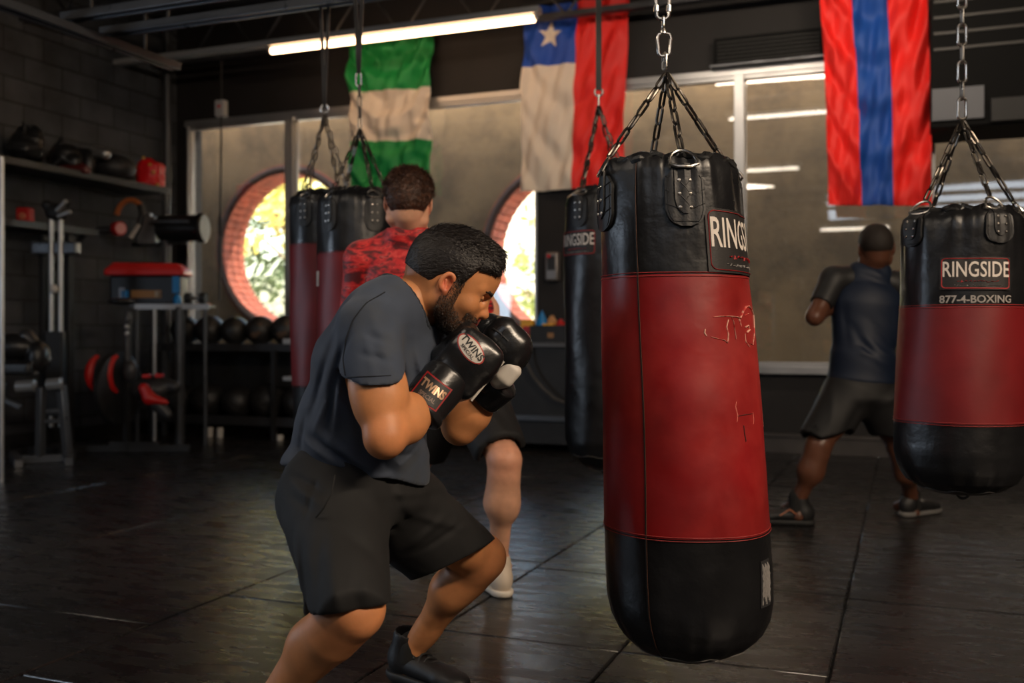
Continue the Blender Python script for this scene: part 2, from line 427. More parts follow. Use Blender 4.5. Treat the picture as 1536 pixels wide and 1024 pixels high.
mb = MB(); mb.box2((-40, YW+.2, -.25), (30, 60, -.15)); struct(mb.build('ground', mat('pavement', srgb(190,180,160), .85, var=.15, vscale=1)))
mb = MB(); mb.box2((-12, YW+.2, -.15), (8, YO+.6, -.02)); struct(mb.build('ground', mat('walkway', srgb(150,140,125), .85, var=.15, vscale=2)))
def tree(x, y, h, r, colr, seed, label, n=1500, lowc=.35):
    rg = random.Random(seed); root = thing('tree', label, 'tree', (x, y, -.15), 'trees beyond the round openings')
    mb = MB(); top = h*.62
    mb.tube([(x, y, -.15), (x+.08, y, top*.5), (x-.05, y+.05, top), (x, y, h*.9)], [.16, .12, .09, .03], 8)
    for k in range(6):
        a = k*1.05+rg.random(); z = top*(.6+.07*k)
        mb.tube([(x, y, z), (x+math.cos(a)*r*.4, y+math.sin(a)*r*.4, z+r*.35), (x+math.cos(a)*r*.75, y+math.sin(a)*r*.75, z+r*.6)], [.05, .035, .012], 6)
    mb.build('trunk', mat('bark', srgb(120,100,80), .9, var=.3), root)
    mb = MB(); cl = []
    for k in range(34):
        a = rg.random()*2*PI; u = rg.uniform(-1, 1); q = rg.random()**.4
        s = math.sqrt(1-u*u); cl.append((x+math.cos(a)*s*r*q, y+math.sin(a)*s*r*q, h*(1+lowc)/2 + u*h*(1-lowc)/2*q, rg.uniform(.28, .5)*r*.6))
    for k in range(n):
        c_ = rg.choice(cl); d = Vector((rg.gauss(0,1), rg.gauss(0,1), rg.gauss(0,1))).normalized()*c_[3]*rg.random()**.5
        p = Vector(c_[:3])+d; nrm = Vector((rg.gauss(0,1), rg.gauss(0,1), rg.gauss(0,1)+.8)).normalized(); u_ = nrm.orthogonal().normalized(); w_ = nrm.cross(u_); s = rg.uniform(.07, .15)
        mb.add([p-u_*s, p-w_*s*.5, p+u_*s, p+w_*s*.5], [(0,1,2,3)])
    mb.build('foliage', mat('leaf_%d' % colr[0], srgb(*colr[1]), .6, var=.3, vscale=1.5), root, smooth=0)
LG = (1, (224,214,130)); LG2 = (2, (150,162,90)); LD = (3, (88,104,66))
tree(-9.6, 14.5, 5.2, 1.7, LG, 1, 'tall yellow-green tree seen through the left round opening', lowc=.3, n=1500)
tree(-12.6, 19.0, 4.6, 1.9, LD, 2, 'dark green tree far behind the left round opening, beside its left rim', n=1800, lowc=.1)
tree(-8.2, 23, 3.0, 1.5, LG2, 3, 'low bushy green tree at the right side of the left round opening', n=1500, lowc=.0)
tree(-4.1, 15.5, 4.9, 1.6, LG, 4, 'pale yellow-green tree seen through the middle round opening, left of the black pillar', lowc=.42, n=1300)
tree(-3.4, 13.0, 1.7, .75, LG2, 5, 'low leafy green shrub tree in the middle round opening, close behind the yellow box', n=900, lowc=.0)
# pale parked car
cr = thing('car', 'pale blue and white parked car outside, seen past the bearded boxer', 'car', (-4.6, 20.5, -.15))
mb = MB(); x, y = -4.6, 20.5
prof = [(-2.1,.25),(-2.15,.7),(-1.7,.85),(-1.1,.95),(-.6,1.38),(.8,1.42),(1.5,1.0),(2.1,.9),(2.15,.3)]
mb.prism([(x+a, y-.85, b2-.05) for a, b2 in prof], (0, 1.7, 0)); mb.build('body', mat('car_paint', srgb(205,228,240), .25, coat=.6), cr, bevel=.08, bseg=3)
for a in (-1.35, 1.35):
    for s in (-.87, .87):
        mb = MB(); mb.cyl((x+a, y+s-.08, .18), (x+a, y+s+.08, .18), .33, 24); mb.build('wheel', M['rubber'], cr)
mb = MB(); mb.prism([(x+a, y-.87, b2) for a, b2 in ((-1.0,.9),(-.55,1.28),(.75,1.3),(1.35,.95))], (0, 1.74, 0)); mb.build('side_window', mat('car_glass', (.05,.07,.09), .1), cr, bevel=.02)
# pale building across the street
b0 = thing('building', 'pale two storey building across the street, seen through the middle round opening', 'building', (-6, 26, -.15))
mb = MB(); mb.box2((-13, 26, -.15), (4, 31, 5.2)); mb.box2((-13.2, 25.8, 5.2), (4.2, 31, 5.4)); mb.build('facade', mat('render_wall', srgb(225,215,200), .8), b0, smooth=0)
for k in range(6):
    for z in (.9, 3.3):
        mb = MB(); mb.box2((-12+k*2.7, 25.93, z), (-10.8+k*2.7, 26.02, z+1.3)); mb.build('window', mat('dark_glass', (.12,.13,.15), .2), b0, smooth=0)
# ================= hanging bags
def chain(mb, a, b, ll=.046, w=.02, r=.0034, roll=0.):
    a = Vector(a); b = Vector(b); d = b-a; L = d.length; d.normalize()
    pitch = ll - 2*r*1.15; n = max(2, int(round(L/pitch))); pitch = L/n; lk = pitch + 2*r*1.15
    u0 = d.orthogonal().normalized(); v0 = d.cross(u0)
    for i in range(n):
        c = a + d*pitch*(i+.5); an = roll + (PI/2 if i % 2 else 0) + .12*math.sin(i*2.3)
        u = u0*math.cos(an)+v0*math.sin(an)
        link_(mb, c, d, u, lk, w, r)
def link_(mb, c, d, u, ll, w, r, n=5, m=6):
    """one stadium shaped link, length ll along d, width w along u"""
    R_ = w/2 - r; h = ll/2 - w/2; pts = []
    for k in range(n+1):
        t = PI*k/n; pts.append(c + u*(R_*math.cos(t)) + d*(h+R_*math.sin(t)))
    for k in range(n+1):
        t = PI+PI*k/n; pts.append(c + u*(R_*math.cos(t)) + d*(-h+R_*math.sin(t)))
    nn = d.cross(u); mb.tube(pts, r, m, closed=True, up=nn)

class Bag:
    def __init__(s, D, prof):
        s.D = D; s.rows = [(CH-(py-HZ)/F*D, ((l+r)/2-768)/F*D, (r-l)/2/F*D) for py, l, r in prof]   # z, Xc, radius
    def at(s, z):
        R_ = s.rows
        if z >= R_[0][0]: return R_[0][1], R_[0][2]
        for (z0, x0, r0), (z1, x1, r1) in zip(R_[:-1], R_[1:]):
            if z <= z0 and z >= z1:
                t = (z0-z)/(z0-z1+1e-9); return x0+(x1-x0)*t, r0+(r1-r0)*t
        return R_[-1][1], R_[-1][2]
    def pt(s, phi, z, off=0.):
        x, r = s.at(z); r += off + s.bump(phi, z)
        return W(x + r*math.sin(phi), s.D - r*math.cos(phi), z)
    def bump(s, phi, z):
        zt = s.rows[0][0]; w = math.exp(-max(0, zt-z)/.09); h = zt-z
        v = .0035*math.sin(5*phi+2.1*s.D)*math.sin(h*9+phi)
        v += w*(.006*math.sin(11*phi+3*math.sin(2*phi+s.D*7)) + .004*math.sin(23*phi+5*math.sin(phi*3)))
        zb = s.rows[-1][0]; wb = math.exp(-abs(z-zb-.05)/.05)
        v += wb*.003*math.sin(17*phi+2*math.sin(4*phi))
        r = s.at(z)[1]
        return v*min(1, r/.1)
    def skin(s, za, zb, off=0., n=96, dz=.012):
        mb = MB(); m = max(2, int((za-zb)/dz)); rows = []
        zs = [za+(zb-za)*i/m for i in range(m+1)]
        for (z, x, r) in s.rows:
            if zb+1e-3 < z < za-1e-3 and (r < s.rows[3][2]*.93): zs.append(z)
        zs = sorted(set(zs), reverse=True)
        for z in zs: rows.append([s.pt(2*PI*k/n, z, off) for k in range(n)])
        vs = [p for r in rows for p in r]; M_ = len(rows)
        fs = [(i*n+k, i*n+(k+1) % n, (i+1)*n+(k+1) % n, (i+1)*n+k) for i in range(M_-1) for k in range(n)]
        mb.add(vs, fs); return mb, rows
def surf_patch(bag, phi0, phi1, z0, z1, off, th, tilt=0., n=24, m=14, outline=None):
    """curved patch lying on the bag, thickness th"""
    mb = MB(); A = []; B = []
    for i in range(m+1):
        t = i/m; z = z0+(z1-z0)*t; ra = []; rb = []
        k = outline(t) if outline else 1.0; c = (phi0+phi1)/2; h = (phi1-phi0)/2*k
        for j in range(n+1):
            ph = c-h+2*h*j/n; zz = z + tilt*(ph-c)
            ra.append(bag.pt(ph, zz, off+th)); rb.append(bag.pt(ph, zz, off))
        A.append(ra); B.append(rb)
    mb.strip(A)
    peri = [(0, j) for j in range(n+1)]+[(i, n) for i in range(1, m+1)]+[(m, j) for j in range(n-1, -1, -1)]+[(i, 0) for i in range(m-1, 0, -1)]
    mb.strip([[A[i][j] for i, j in peri]+[A[0][0]], [B[i][j] for i, j in peri]+[B[0][0]]]); return mb
def surf_text(bag, s, phi, z, size, sx, off, bold=.0, tilt=0.):
    vs, fs = text_mesh(s, size, sx=sx, bold=bold); mb = MB(); r = bag.at(z)[1]
    # subdivide long triangles by mapping only the vertices: letters are small next to the radius
    out = [bag.pt(phi + x/r, z + y + tilt*x/r, off) for x, y in vs]
    mb.add(out, fs); return mb
def hvy_label(bag, root, phi, zc, w, h, tilt=0.):
    r = bag.at(zc)[1]; a = w/2/r
    lab = surf_patch(bag, phi-a, phi+a, zc+h/2, zc-h/2, .001, .003, tilt, n=40).build('brand_patch', M['label_black'], root)
    mb = MB(); e = .05*w
    def fr(k, wd):
        aa = a*k; hh = h/2*(1-(1-k)*w/h*.9); pts = []
        cr = .10*h
        for (sx, sz, q) in ((1,1,0),(-1,1,1),(-1,-1,2),(1,-1,3)):
            for t in range(5):
                an = PI/2*(q+t/4); pts.append((sx*(aa-cr/r)+cr/r*math.cos(an), sz*(hh-cr)+cr*math.sin(an)))
        dens = []
        for i in range(len(pts)):
            p0 = pts[i]; p1 = pts[(i+1) % len(pts)]; nn = max(1, int(abs(p1[0]-p0[0])/.06))
            for t in range(nn): dens.append((p0[0]+(p1[0]-p0[0])*t/nn, p0[1]+(p1[1]-p0[1])*t/nn))
        mb.tube([bag.pt(phi+p, zc+q+tilt*p, .0045) for p, q in dens], wd, 6, closed=True, flat=.5)
    fr(.945, .0016*w/.19)
    mb.build('patch_border', M['label_red'], lab)
    surf_text(bag, 'RINGSIDE', phi, zc+h*.10, h*.66, .66*(w/h)/2.0, .0052, h*.007, tilt).build('lettering', M['label_white'], lab, smooth=0)
    def marks(z, hh, x0, x1, m, seed):      # rows of print too small to read
        rg = random.Random(seed); mb = MB(); x = x0
        while x < x1:
            wd = hh*rg.uniform(.5, .9); n = 3
            pts = [bag.pt(phi+(x+wd*t/n)/r, z+tilt*x/r+hh*.3*rg.uniform(-1, 1), .0048) for t in range(n+1)]
            mb.tube(pts, hh*.16, 4, flat=.4); x += wd+hh*.28
        mb.build('lettering', m, lab)
    marks(zc-h*.245, h*.12, -w*.26, w*.30, M['label_red'], 3); marks(zc-h*.37, h*.065, -w*.30, w*.34, M['label_grey'], 5)
def d_ring(c, up, side, R_, r, root, name='d_ring'):
    mb = MB(); up = up.normalized(); side = side.normalized(); pts = []
    for k in range(13):
        t = PI*k/12; pts.append(c + side*R_*math.cos(t) + up*R_*1.25*math.sin(t))
    pts += [c - side*R_*.5 - up*R_*.22, c + side*R_*.5 - up*R_*.22]
    mb.tube(pts, r, 8, closed=True, up=side.cross(up)); return mb.build(name, M['chrome'], root)
def strap_tab(bag, root, phi, zt, zb, w, rivets=True, small=False, lace=False):
    r = bag.at((zt+zb)/2)[1]; a = w/2/r
    def ol(t): return 1.0 if t < .75 else math.sqrt(max(.02, 1-((t-.75)/.26)**2))*.92+.08*(1-t)
    def ot(t): return .62+.38*min(1, t/.18)
    o = surf_patch(bag, phi-a, phi+a, zt, zb, .001, .008, n=12, m=18, outline=lambda t: ol(t)*ot(t)).build('strap_tab', M['strap'], root, bevel=.002)
    p2 = surf_patch(bag, phi-a*.5, phi+a*.5, zt+.012, zb+(zt-zb)*.22, .009, .004, n=6, m=14, outline=lambda t: ol(t)).build('webbing', M['strap'], o)
    # stitched edge
    mb = MB(); pts = []
    for k in range(17): t = .12+.8*k/16; pts.append((-(ol(t)*ot(t))*.86, t))
    for k in range(17): t = .92-.8*k/16; pts.append(((ol(t)*ot(t))*.86, t))
    mb.tube([bag.pt(phi+a*q, zt+(zb-zt)*t, .0095) for q, t in pts], .0008, 5); mb.build('stitching', M['strap'], o)
    for i in range(3):
        for s in (-1, 1):
            mb = MB(); p = bag.pt(phi+s*a*.27, zt+(zb-zt)*(.2+.24*i), .0125); q = bag.pt(phi+s*a*.27, zt+(zb-zt)*(.2+.24*i), .0145)
            mb.lathe([(.0042,0),(.0042,.0015),(.0028,.003),(.0001,.0033)], p, 10, axis=(q-p)); mb.build('rivet', M['chrome'], o)
    if lace:
        mb = MB()
        for i in range(2):
            z0 = zt+(zb-zt)*(.2+.24*i); z1 = zt+(zb-zt)*(.44+.24*i)
            for s in (-1, 1): mb.tube([bag.pt(phi+s*a*.27+(-2*s*a*.27)*t, z0+(z1-z0)*t, .0135) for t in (0,.5,1)], .0009, 5)
        for i in range(3):
            z0 = zt+(zb-zt)*(.22+.24*i)
            for s in (-1, 1): mb.tube([bag.pt(phi+s*a*.3, z0, .0135), bag.pt(phi+s*a*.98, z0+.012, .010)], .0009, 5)
        mb.build('lacing', M['black_paint'], o)
    up = bag.pt(phi, zt+.03, 0)-bag.pt(phi, zt, 0); side = bag.pt(phi+.1, zt)-bag.pt(phi-.1, zt)
    c = bag.pt(phi, zt+.010, .012)
    inw = (W(bag.at(zt)[0], bag.D, zt)-c); inw.z = 0; inw.normalize()
    upv = (up.normalized()+inw*.35).normalized()
    R_ = w*.37
    d_ring(c, upv, side, R_, .0036*(w/.085), root)
    return c + upv*R_*1.22
def heavy_bag(name, label, D, prof, seams, cols, phis, hub, tabz, tabw, links, group=None, vseam=None, topz=2.6, tilt_base=None, seam_m='red_thread', lace=False, strap_up=None):
    bag = Bag(D, prof); root = thing(name, label, 'punching bag', W((hub[0]-768)/F*D, D, 0.0)+Vector((0,0,bag.rows[-1][0])), group)
    zt, zb = bag.rows[0][0], bag.rows[-1][0]; zs = [zt]+[CH-(s-HZ)/F*D for s in seams]+[zb]; names = ['top_section','middle_section','bottom_section'] if len(zs) == 4 else ['cover']
    for i in range(len(zs)-1):
        mb, rows = bag.skin(zs[i], zs[i+1], off=(0 if i != 1 else .0012))
        n = len(rows[0])
        if i == 0:   # gathered lid folded over the rim
            base = rows[0]; cx = W(bag.at(zt)[0], D, zt); prev = base; ringi = [base]
            for (q, dz) in ((.97,.010),(.9,.014),(.78,.006),(.55,-.004),(.3,-.006),(.04,-.006)):
                ringi.append([cx + (p-cx)*q + Vector((0,0,dz+.006*math.sin(9*2*PI*k/n+q*8)*(1-abs(q-.8)))) for k, p in enumerate(base)])
            vs = [p for r in ringi for p in r]; mb.add(vs, [(a*n+k, a*n+(k+1) % n, (a+1)*n+(k+1) % n, (a+1)*n+k) for a in range(6) for k in range(n)])
        if i == len(zs)-2:
            cx = W(bag.at(zb)[0], D, zb-.002); mb.add(rows[-1]+[cx], [(k, (k+1) % n, n) for k in range(n)])
        mb.build(names[i], M[cols[i]], root, smooth=60, doubles=True)
    # crumpled edge roll round the rim
    mb = MB()
    for j in range(2):
        pts = []; rs = []
        for k in range(90):
            a = 2*PI*k/90; pts.append(bag.pt(a, zt+.002, -.006-.012*j+.005*math.sin(7*a+j*3)) + Vector((0,0,.004*math.sin(13*a+j)+.003*math.sin(29*a)+.004*j)))
            rs.append(.007+.003*math.sin(17*a+j*2)+.0015*math.sin(41*a))
        mb.tube(pts, rs, 8, closed=True)
    mb.build('gathered_rim', M['leather_black2'], root)
    sd = MB()
    for s, dz in [(z, d) for z in zs[1:-1] for d in (-.004, .004)] if len(zs) == 4 else []:
        sd = MB(); sd.tube([bag.pt(2*PI*k/96, s+dz*(1 if s == zs[1] else -1)+0, .0022) for k in range(96)], .0009, 5, closed=True); sd.build('hoop_stitching', M[seam_m], root)
    if vseam is not None:
        mb = MB()
        for v in (vseam, vseam+2.9):
            mb.tube([bag.pt(v, zt-.01+(zb+.02-zt)*k/60, .0014) for k in range(61)], .0016, 6)
        mb.build('side_seam', M['leather_black2'] if cols[0] != 'x' else None, root)
        mb = MB(); mb.tube([bag.pt(vseam+.012, zt-.01+(zb+.02-zt)*k/60, .0022) for k in range(61)], .0007, 5); mb.build('stitching', M['gold_thread'], root)
    mb = MB(); zq = zb + (bag.rows[-3][0]-zb)
    mb.tube([bag.pt(2*PI*k/96, zq+.004*math.sin(2*PI*k/96*9), .0012) for k in range(96)], .0012, 5, closed=True); mb.build('base_stitching', M['white_thread'], root)
    x_, _ = bag.at(zb); bc = W(x_, D-.01, zb+.004)
    mb = MB(); mb.torus(bc, .016, .004, (0,1,.2), 20, 8); mb.build('base_ring', M['black_paint'], root)
    hubp = P(hub[0], hub[1], D)
    mm = M['steel_dark']
    for ph in phis:
        tip = strap_tab(bag, root, ph, CH-(tabz[0]-HZ)/F*D, CH-(tabz[1]-HZ)/F*D, tabw, lace=lace)
        mb = MB(); chain(mb, tip+(hubp-tip).normalized()*.004, hubp+Vector((0,0,-.005)), roll=ph, **links); mb.build('chain', mm, root)
    return bag, root, hubp
prof1 = [(252,908,1097),(262,904,1103),(300,902,1107),(350,902,1112),(417,904,1118),(500,904,1127),(600,905,1138),(700,906,1147),(785,907,1152),(850,909,1155),(893,912,1155),(920,919,1150),(945,932,1137),(965,952,1114),(978,980,1084),(984,1010,1054)]
B1, r1, hub1 = heavy_bag('heavy_bag', 'large scuffed red and black heavy bag in the foreground', 2.31, prof1, (417, 785), ('leather_black','leather_red','leather_black'),
    (.04, -1.3, 1.85, 3.3), (1000, 108), (270, 350), .083, dict(ll=.05, w=.02, r=.0034), vseam=-.64, lace=True)
hvy_label(B1, r1, .31+.70, CH-(364-HZ)/F*2.2, .232, .139, tilt=-.004)
# hardware over the main bag
hx = MB(); D1 = 2.31
dn = Vector((0,0,1)); rt = W(1,0,0)
link_(hx, P(997, 92, D1), dn, W(.5,-.86,0), .045, .019, .0038, 8, 10)
hx.build('connector_link', M['chrome'], r1)
hx = MB(); p0 = P(996, 67, D1)
hx.tube([p0+rt*x+dn*z for x, z in ((-.008,-.026),(.008,-.026),(.0125,-.02),(.0155,.014),(.013,.024),(.006,.026),(-.006,.026),(-.013,.024),(-.0155,.014),(-.0125,-.02))], .0042, 10, closed=True, up=W(0,1,0)); hx.build('swivel_ring', M['chrome'], r1)
hx = MB(); hx.lathe([(.0045,0),(.008,.002),(.008,.008),(.0055,.012),(.0042,.02),(.0042,.028),(.001,.03)], P(995, 52, D1), 16); link_(hx, P(995, 34, D1), dn, W(.1,1,0), .034, .017, .0042, 8, 10); hx.build('swivel', M['chrome'], r1)
hx = MB(); p0 = P(994, -20, D1)
hx.tube([p0+rt*x+dn*z for x, z in ((-.008,-.074),(.008,-.074),(.0135,-.068),(.0145,-.055),(.020,.05),(.012,.066),(-.012,.066),(-.020,.05),(-.0145,-.055),(-.0135,-.068))], .0045, 10, closed=True, up=W(0,1,0))
hx.tube([p0+rt*x+dn*z for x, z in ((.0143,-.058),(.0143,-.044))], .0068, 10); hx.tube([p0+rt*x+dn*z for x, z in ((-.0143,-.058),(-.0143,-.044))], .0068, 10)
hx.build('carabiner', M['chrome'], r1)
mb = MB(); chain(mb, P(994, -62, D1), Vector((P(994,-62,D1).x, P(994,-62,D1).y, 2.6)), .06, .028, .005); mb.build('chain', M['steel_dark'], r1)
# scuffs worn into the red cover, with a small tear
def scuff(bag, root, strokes, name='scuff_mark', m=None, off=.0022, r=.0015, D=2.31):
    mb = MB()
    for st in strokes:
        pts = []
        for (px, py, w_) in st:
            z = CH-(py-HZ)/F*D; x, rr = bag.at(z); s_ = max(-.985, min(.985, (((px-768)/F*D)-x)/rr)); ph = math.asin(s_); z = CH-(py-HZ)/F*(D-rr*math.cos(ph)); pts.append((bag.pt(ph, z, off), w_*r))
        mb.tube([p for p, _ in pts], [w for _, w in pts], 6, flat=.5)
    return mb.build(name, m, root)
SC = mat('scuff_white', srgb(214,160,140), .6, bump=.3, bscale=200, bdist=.001, var=.3, vscale=60, c2=srgb(190,60,55), c2scale=55, c2lo=.5, c2hi=.56)
scuff(B1, r1, [[(1048,475,.6),(1062,474,.9),(1075,474,.8),(1087,475,1.4),(1092,477,1.8),(1096,468,2),(1102,460,2.2),(1108,459,1.8),(1113,464,1.5),(1117,472,1.2),(1118,484,.9),(1117,500,.8),(1113,517,.7),(1107,514,.5)],
   [(1036,493,.8),(1035,499,1.1),(1038,504,.7)],[(1045,505,.5),(1056,508,.7),(1066,510,.6),(1071,514,.9)],[(1072,479,.8),(1069,490,.9),(1072,500,.8),(1071,512,1)],[(1078,476,.8),(1081,482,.9),(1083,496,.8),(1085,508,.8)],[(1090,478,1.4),(1094,490,.5)],
   [(1100,491,1.2),(1105,488,2),(1108,494,1.6),(1103,498,1.6)],[(1100,500,.5),(1101,512,.6),(1107,520,.5)],[(1099,473,1),(1107,470,.9)]], m=SC, r=.0017)
scuff(B1, r1, [[(1084,602,.4),(1082,610,.9),(1085,622,1.1),(1084,633,.5)],[(1111,618,.4),(1112,628,.7),(1111,636,.4)],[(1134,560,.3),(1137,600,.5),(1139,640,.3)],[(1131,500,.3),(1134,540,.6)]], m=mat('scuff_pink', srgb(205,110,95), .55), r=.0013, off=.0012)
scuff(B1, r1, [[(1085,624,.8),(1095,622,1),(1110,620,.9)],[(1094,638,.7),(1095,650,1),(1097,662,.7)]], 'tear', mat('tear_dark', (.05,.008,.008), .8), r=.0013)
# care tag low on the right
ph0 = .88; zt_, zb_ = CH-(838-HZ)/F*2.2, CH-(908-HZ)/F*2.2
tg = surf_patch(B1, ph0-.10, ph0+.155, zt_, zb_, .001, .0012, n=8, m=10).build('care_tag', mat('tag_black', (.02,.02,.022), .6), r1)
for k in range(9):
    ph = ph0-.07+.023*k; q = zt_-.006-(.004*(k % 3)); zz = zb_+.006+.006*((k*7) % 4)
    mb = MB(); mb.tube([B1.pt(ph, q+(zz-q)*t/14+0, .0032+.0006*(t % 2)) for t in range(15)], [.0007+.0005*((t*5+k) % 3) for t in range(15)], 5, flat=.4)
    mb.build('tag_print', M['label_grey'], tg)

prof2 = [(322,1372,1517),(330,1361,1529),(345,1358,1531),(400,1357,1531),(462,1356,1532),(550,1351,1533),(629,1347,1534),(675,1346,1535),(700,1352,1531),(718,1364,1520),(730,1382,1502),(737,1404,1480),(741,1430,1454)]
B2, r2, hub2 = heavy_bag('heavy_bag', 'dark red and black heavy bag at the right edge with a phone number', 3.03, prof2, (461, 629), ('leather_black','leather_darkred','leather_black'),
    (.14, -1.32, 1.42, 3.4), (1443, 178), (325, 372), .083, dict(ll=.05, w=.021, r=.0038), vseam=1.2)
hvy_label(B2, r2, -.22, CH-(410-HZ)/F*2.87, .192, .094, tilt=-.003)
surf_text(B2, '877-4-BOXING', -.21, CH-(449-HZ)/F*2.87, .030, 1.02, .003, .0006).build('lettering', M['label_grey'], r2, smooth=0)
hx = MB(); q = P(1443, 178, 3.03); zz = q.z
for k in range(14):
    link_(hx, Vector((q.x, q.y, zz+.03)), dn, (W(1,0,0) if k % 2 == 0 else W(.15,1,0)), (.075 if k % 2 == 0 else .065), .034 if k % 2 == 0 else .024, .0048, 7, 8); zz += .056
    if zz > 2.56: break
hx.build('chain', M['chrome'], r2)

prof3 = [(288,862,948),(296,851,959),(310,848,962),(400,846,964),(520,847,963),(620,848,964),(660,849,964),(680,856,955),(696,872,940),(704,890,920)]
B3, r3, hub3 = heavy_bag('heavy_bag', 'all black heavy bag standing partly behind the large foreground bag', 4.57, prof3, (), ('leather_black',), (-.75, .8, 2.4, -2.4), (898, 158), (300, 345), .085, dict(ll=.055, w=.022, r=.0042))
hvy_label(B3, r3, -.30-.56, CH-(363-HZ)/F*4.42, .21, .112)
mb = MB(); q = hub3; mb.tube([q+Vector((0,0,.0)), q+Vector((0,0,.05))], .006, 8); mb.torus(q+Vector((0,0,.06)), .018, .005, W(0,1,0)); mb.build('swivel_ring', M['chrome'], r3)
mb = MB(); mb.bar(q+Vector((0,0,.07)), Vector((q.x, q.y, 2.615)), .026, .012, up=W(0,1,0)); mb.build('hanging_strap', M['strap'], r3)

prof4 = [(292,448,526),(299,438,535),(310,435,538),(370,435,540),(480,437,541),(578,439,543),(630,441,543),(652,450,535),(664,470,515)]
B4, r4, hub4 = heavy_bag('heavy_bag', 'dark red and black heavy bag hanging leftmost, in front of the round brick opening', 5.1, prof4, (370, 576), ('leather_black','leather_darkred','leather_black'), (-.4, 1.15, 2.7, -1.97), (487, 172), (305, 345), .085, dict(ll=.055, w=.022, r=.0042))
mb = MB(); q = hub4; mb.torus(q+Vector((0,0,.03)), .02, .005, W(0,1,0)); mb.build('swivel_ring', M['chrome'], r4)
for s in (-.05, .05):
    mb = MB(); mb.bar(q+Vector((0,0,.04)), Vector((q.x, q.y, 2.615))+W(s*.4,0,0), .016, .01, up=W(0,1,0)); mb.build('hanging_strap', M['strap'], r4)
prof5 = [(290,492,586),(297,481,597),(308,478,600),(382,477,601),(480,478,600),(590,479,600),(650,480,600),(675,490,588),(688,515,562)]
B5, r5, hub5 = heavy_bag('heavy_bag', 'dark red and black heavy bag directly behind the man in the red shirt', 4.72, prof5, (383, 592), ('leather_black','leather_darkred','leather_black'), (-.62, .5, 2.3, -2.5), (540, 192), (305, 352), .085, dict(ll=.055, w=.022, r=.0042), vseam=-1.35)
mb = MB(); q = hub5; q2 = P(539, 128, 4.72); chain(mb, q, q2, .06, .024, .005); mb.build('chain', M['steel_dark'], r5)
mb = MB(); link_(mb, P(538, 119, 4.72), dn, rt, .075, .034, .005); mb.build('connector_link', M['chrome'], r5)
mb = MB(); q = P(538, 110, 4.72)
for s in (-.02, .02):
    mb = MB(); mb.bar(q, Vector((q.x, q.y, 2.615))+W(s,0,0), .018, .01, up=W(0,1,0)); mb.build('hanging_strap', M['strap'], r5)
surf_patch(B5, -1.32, -1.12, CH-(408-HZ)/F*4.72, CH-(430-HZ)/F*4.72, .002, .003, n=5, m=5).build('care_tag', M['white_plastic'], r5)

# rig rails the bags hang from
def rail(label, a, b):
    d = (Vector(b)-Vector(a)).normalized(); t = thing('bag_rail', label, 'rail', (Vector(a)+Vector(b))/2, 'steel rails the bags hang from')
    s = d.cross(Vector((0,0,1)))
    mb = MB()
    for k in (-.028, .028): mb.bar(Vector(a)+s*k, Vector(b)+s*k, .022, .045)
    mb.build('channel', M['grey_metal'], t, bevel=.003)
    L = (Vector(b)-Vector(a)).length
    for k in range(3):
        p = Vector(a).lerp(Vector(b), .06+.44*k); mb = MB(); mb.cyl(p+Vector((0,0,.02)), (p.x, p.y, 3.57), .009, 8); mb.build('drop_rod', M['black_paint'], t)
    return t
rail('steel rail above the two left bags and the black bag', (-4.2, 4.39, 2.64), (3.3, 4.39, 2.64))
rail('steel rail above the man in red', (-4.2, 4.11, 2.64), (-1.2, 4.11, 2.64))
rail('steel rail above the large foreground bag', (-3.0, 2.29, 2.64), (3.3, 2.29, 2.64))
rail('steel rail above the bag at the right edge', (-3.0, 3.32, 2.64), (3.3, 3.32, 2.64))
rail('steel rail running towards the viewer along the left side', (-4.17, 4.95, 2.585), (-4.17, .5, 2.585))
# ================= flags on the header wall
def flag(label, tl, tr, bl, br, y, colf, seed, swag=1.0, nx=120, nz=190):
    TL, TR, BL, BR_ = [on_y(p[0], p[1], y) for p in (tl, tr, bl, br)]
    rg = random.Random(seed); fr = [(rg.uniform(.6, 1.4), rg.uniform(0, 6), rg.uniform(-.5, .5)) for _ in range(6)]
    vs = []; cs = []
    for i in range(nz+1):
        v = i/nz
        for j in range(nx+1):
            u = j/nx; p = TL.lerp(TR, u).lerp(BL.lerp(BR_, u), v)
            c = (u-.5)*2
            d = swag*.034*math.sin(10*PI*(v*.8 + .30*c*c*(1-v*.4)) + fr[0][1])*(1-.45*v)
            d += .015*math.sin(2*PI*(2.6*u + 1.3*v*fr[1][0]) + fr[1][1])*(.4+v)
            d += .010*math.sin(2*PI*(4.3*u - 1.9*v + .5*math.sin(3*v)) + fr[2][1])
            d += .007*math.sin(2*PI*(7.7*u + 3.1*v) + fr[3][1]) + .004*math.sin(2*PI*(3.1*u-9*v*fr[4][0]+math.sin(5*u))+fr[4][1]); d *= 1.15
            z = -.012*math.sin(PI*u)*(1-v)*swag
            vs.append((p.x + .006*math.sin(6*v+seed), p.y-.05+d, p.z+z)); cs.append(colf(u, v))
    mb = MB(); n = nx+1
    mb.add(vs, [(i*n+j, i*n+j+1, (i+1)*n+j+1, (i+1)*n+j) for i in range(nz) for j in range(nx)])
    o = mb.build('flag', mat('flag_cloth', (.5,.5,.5), .62, attr='Col', bump=.12, bscale=500, bdist=.001), smooth=180)
    ca = o.data.color_attributes.new('Col', 'FLOAT_COLOR', 'POINT'); ca.data.foreach_set('color', np.array([(*c, 1) for c in cs], dtype=np.float32).ravel())
    md = o.modifiers.new('solid', 'SOLIDIFY'); md.thickness = .002
    tag(o, label, 'flag'); return o
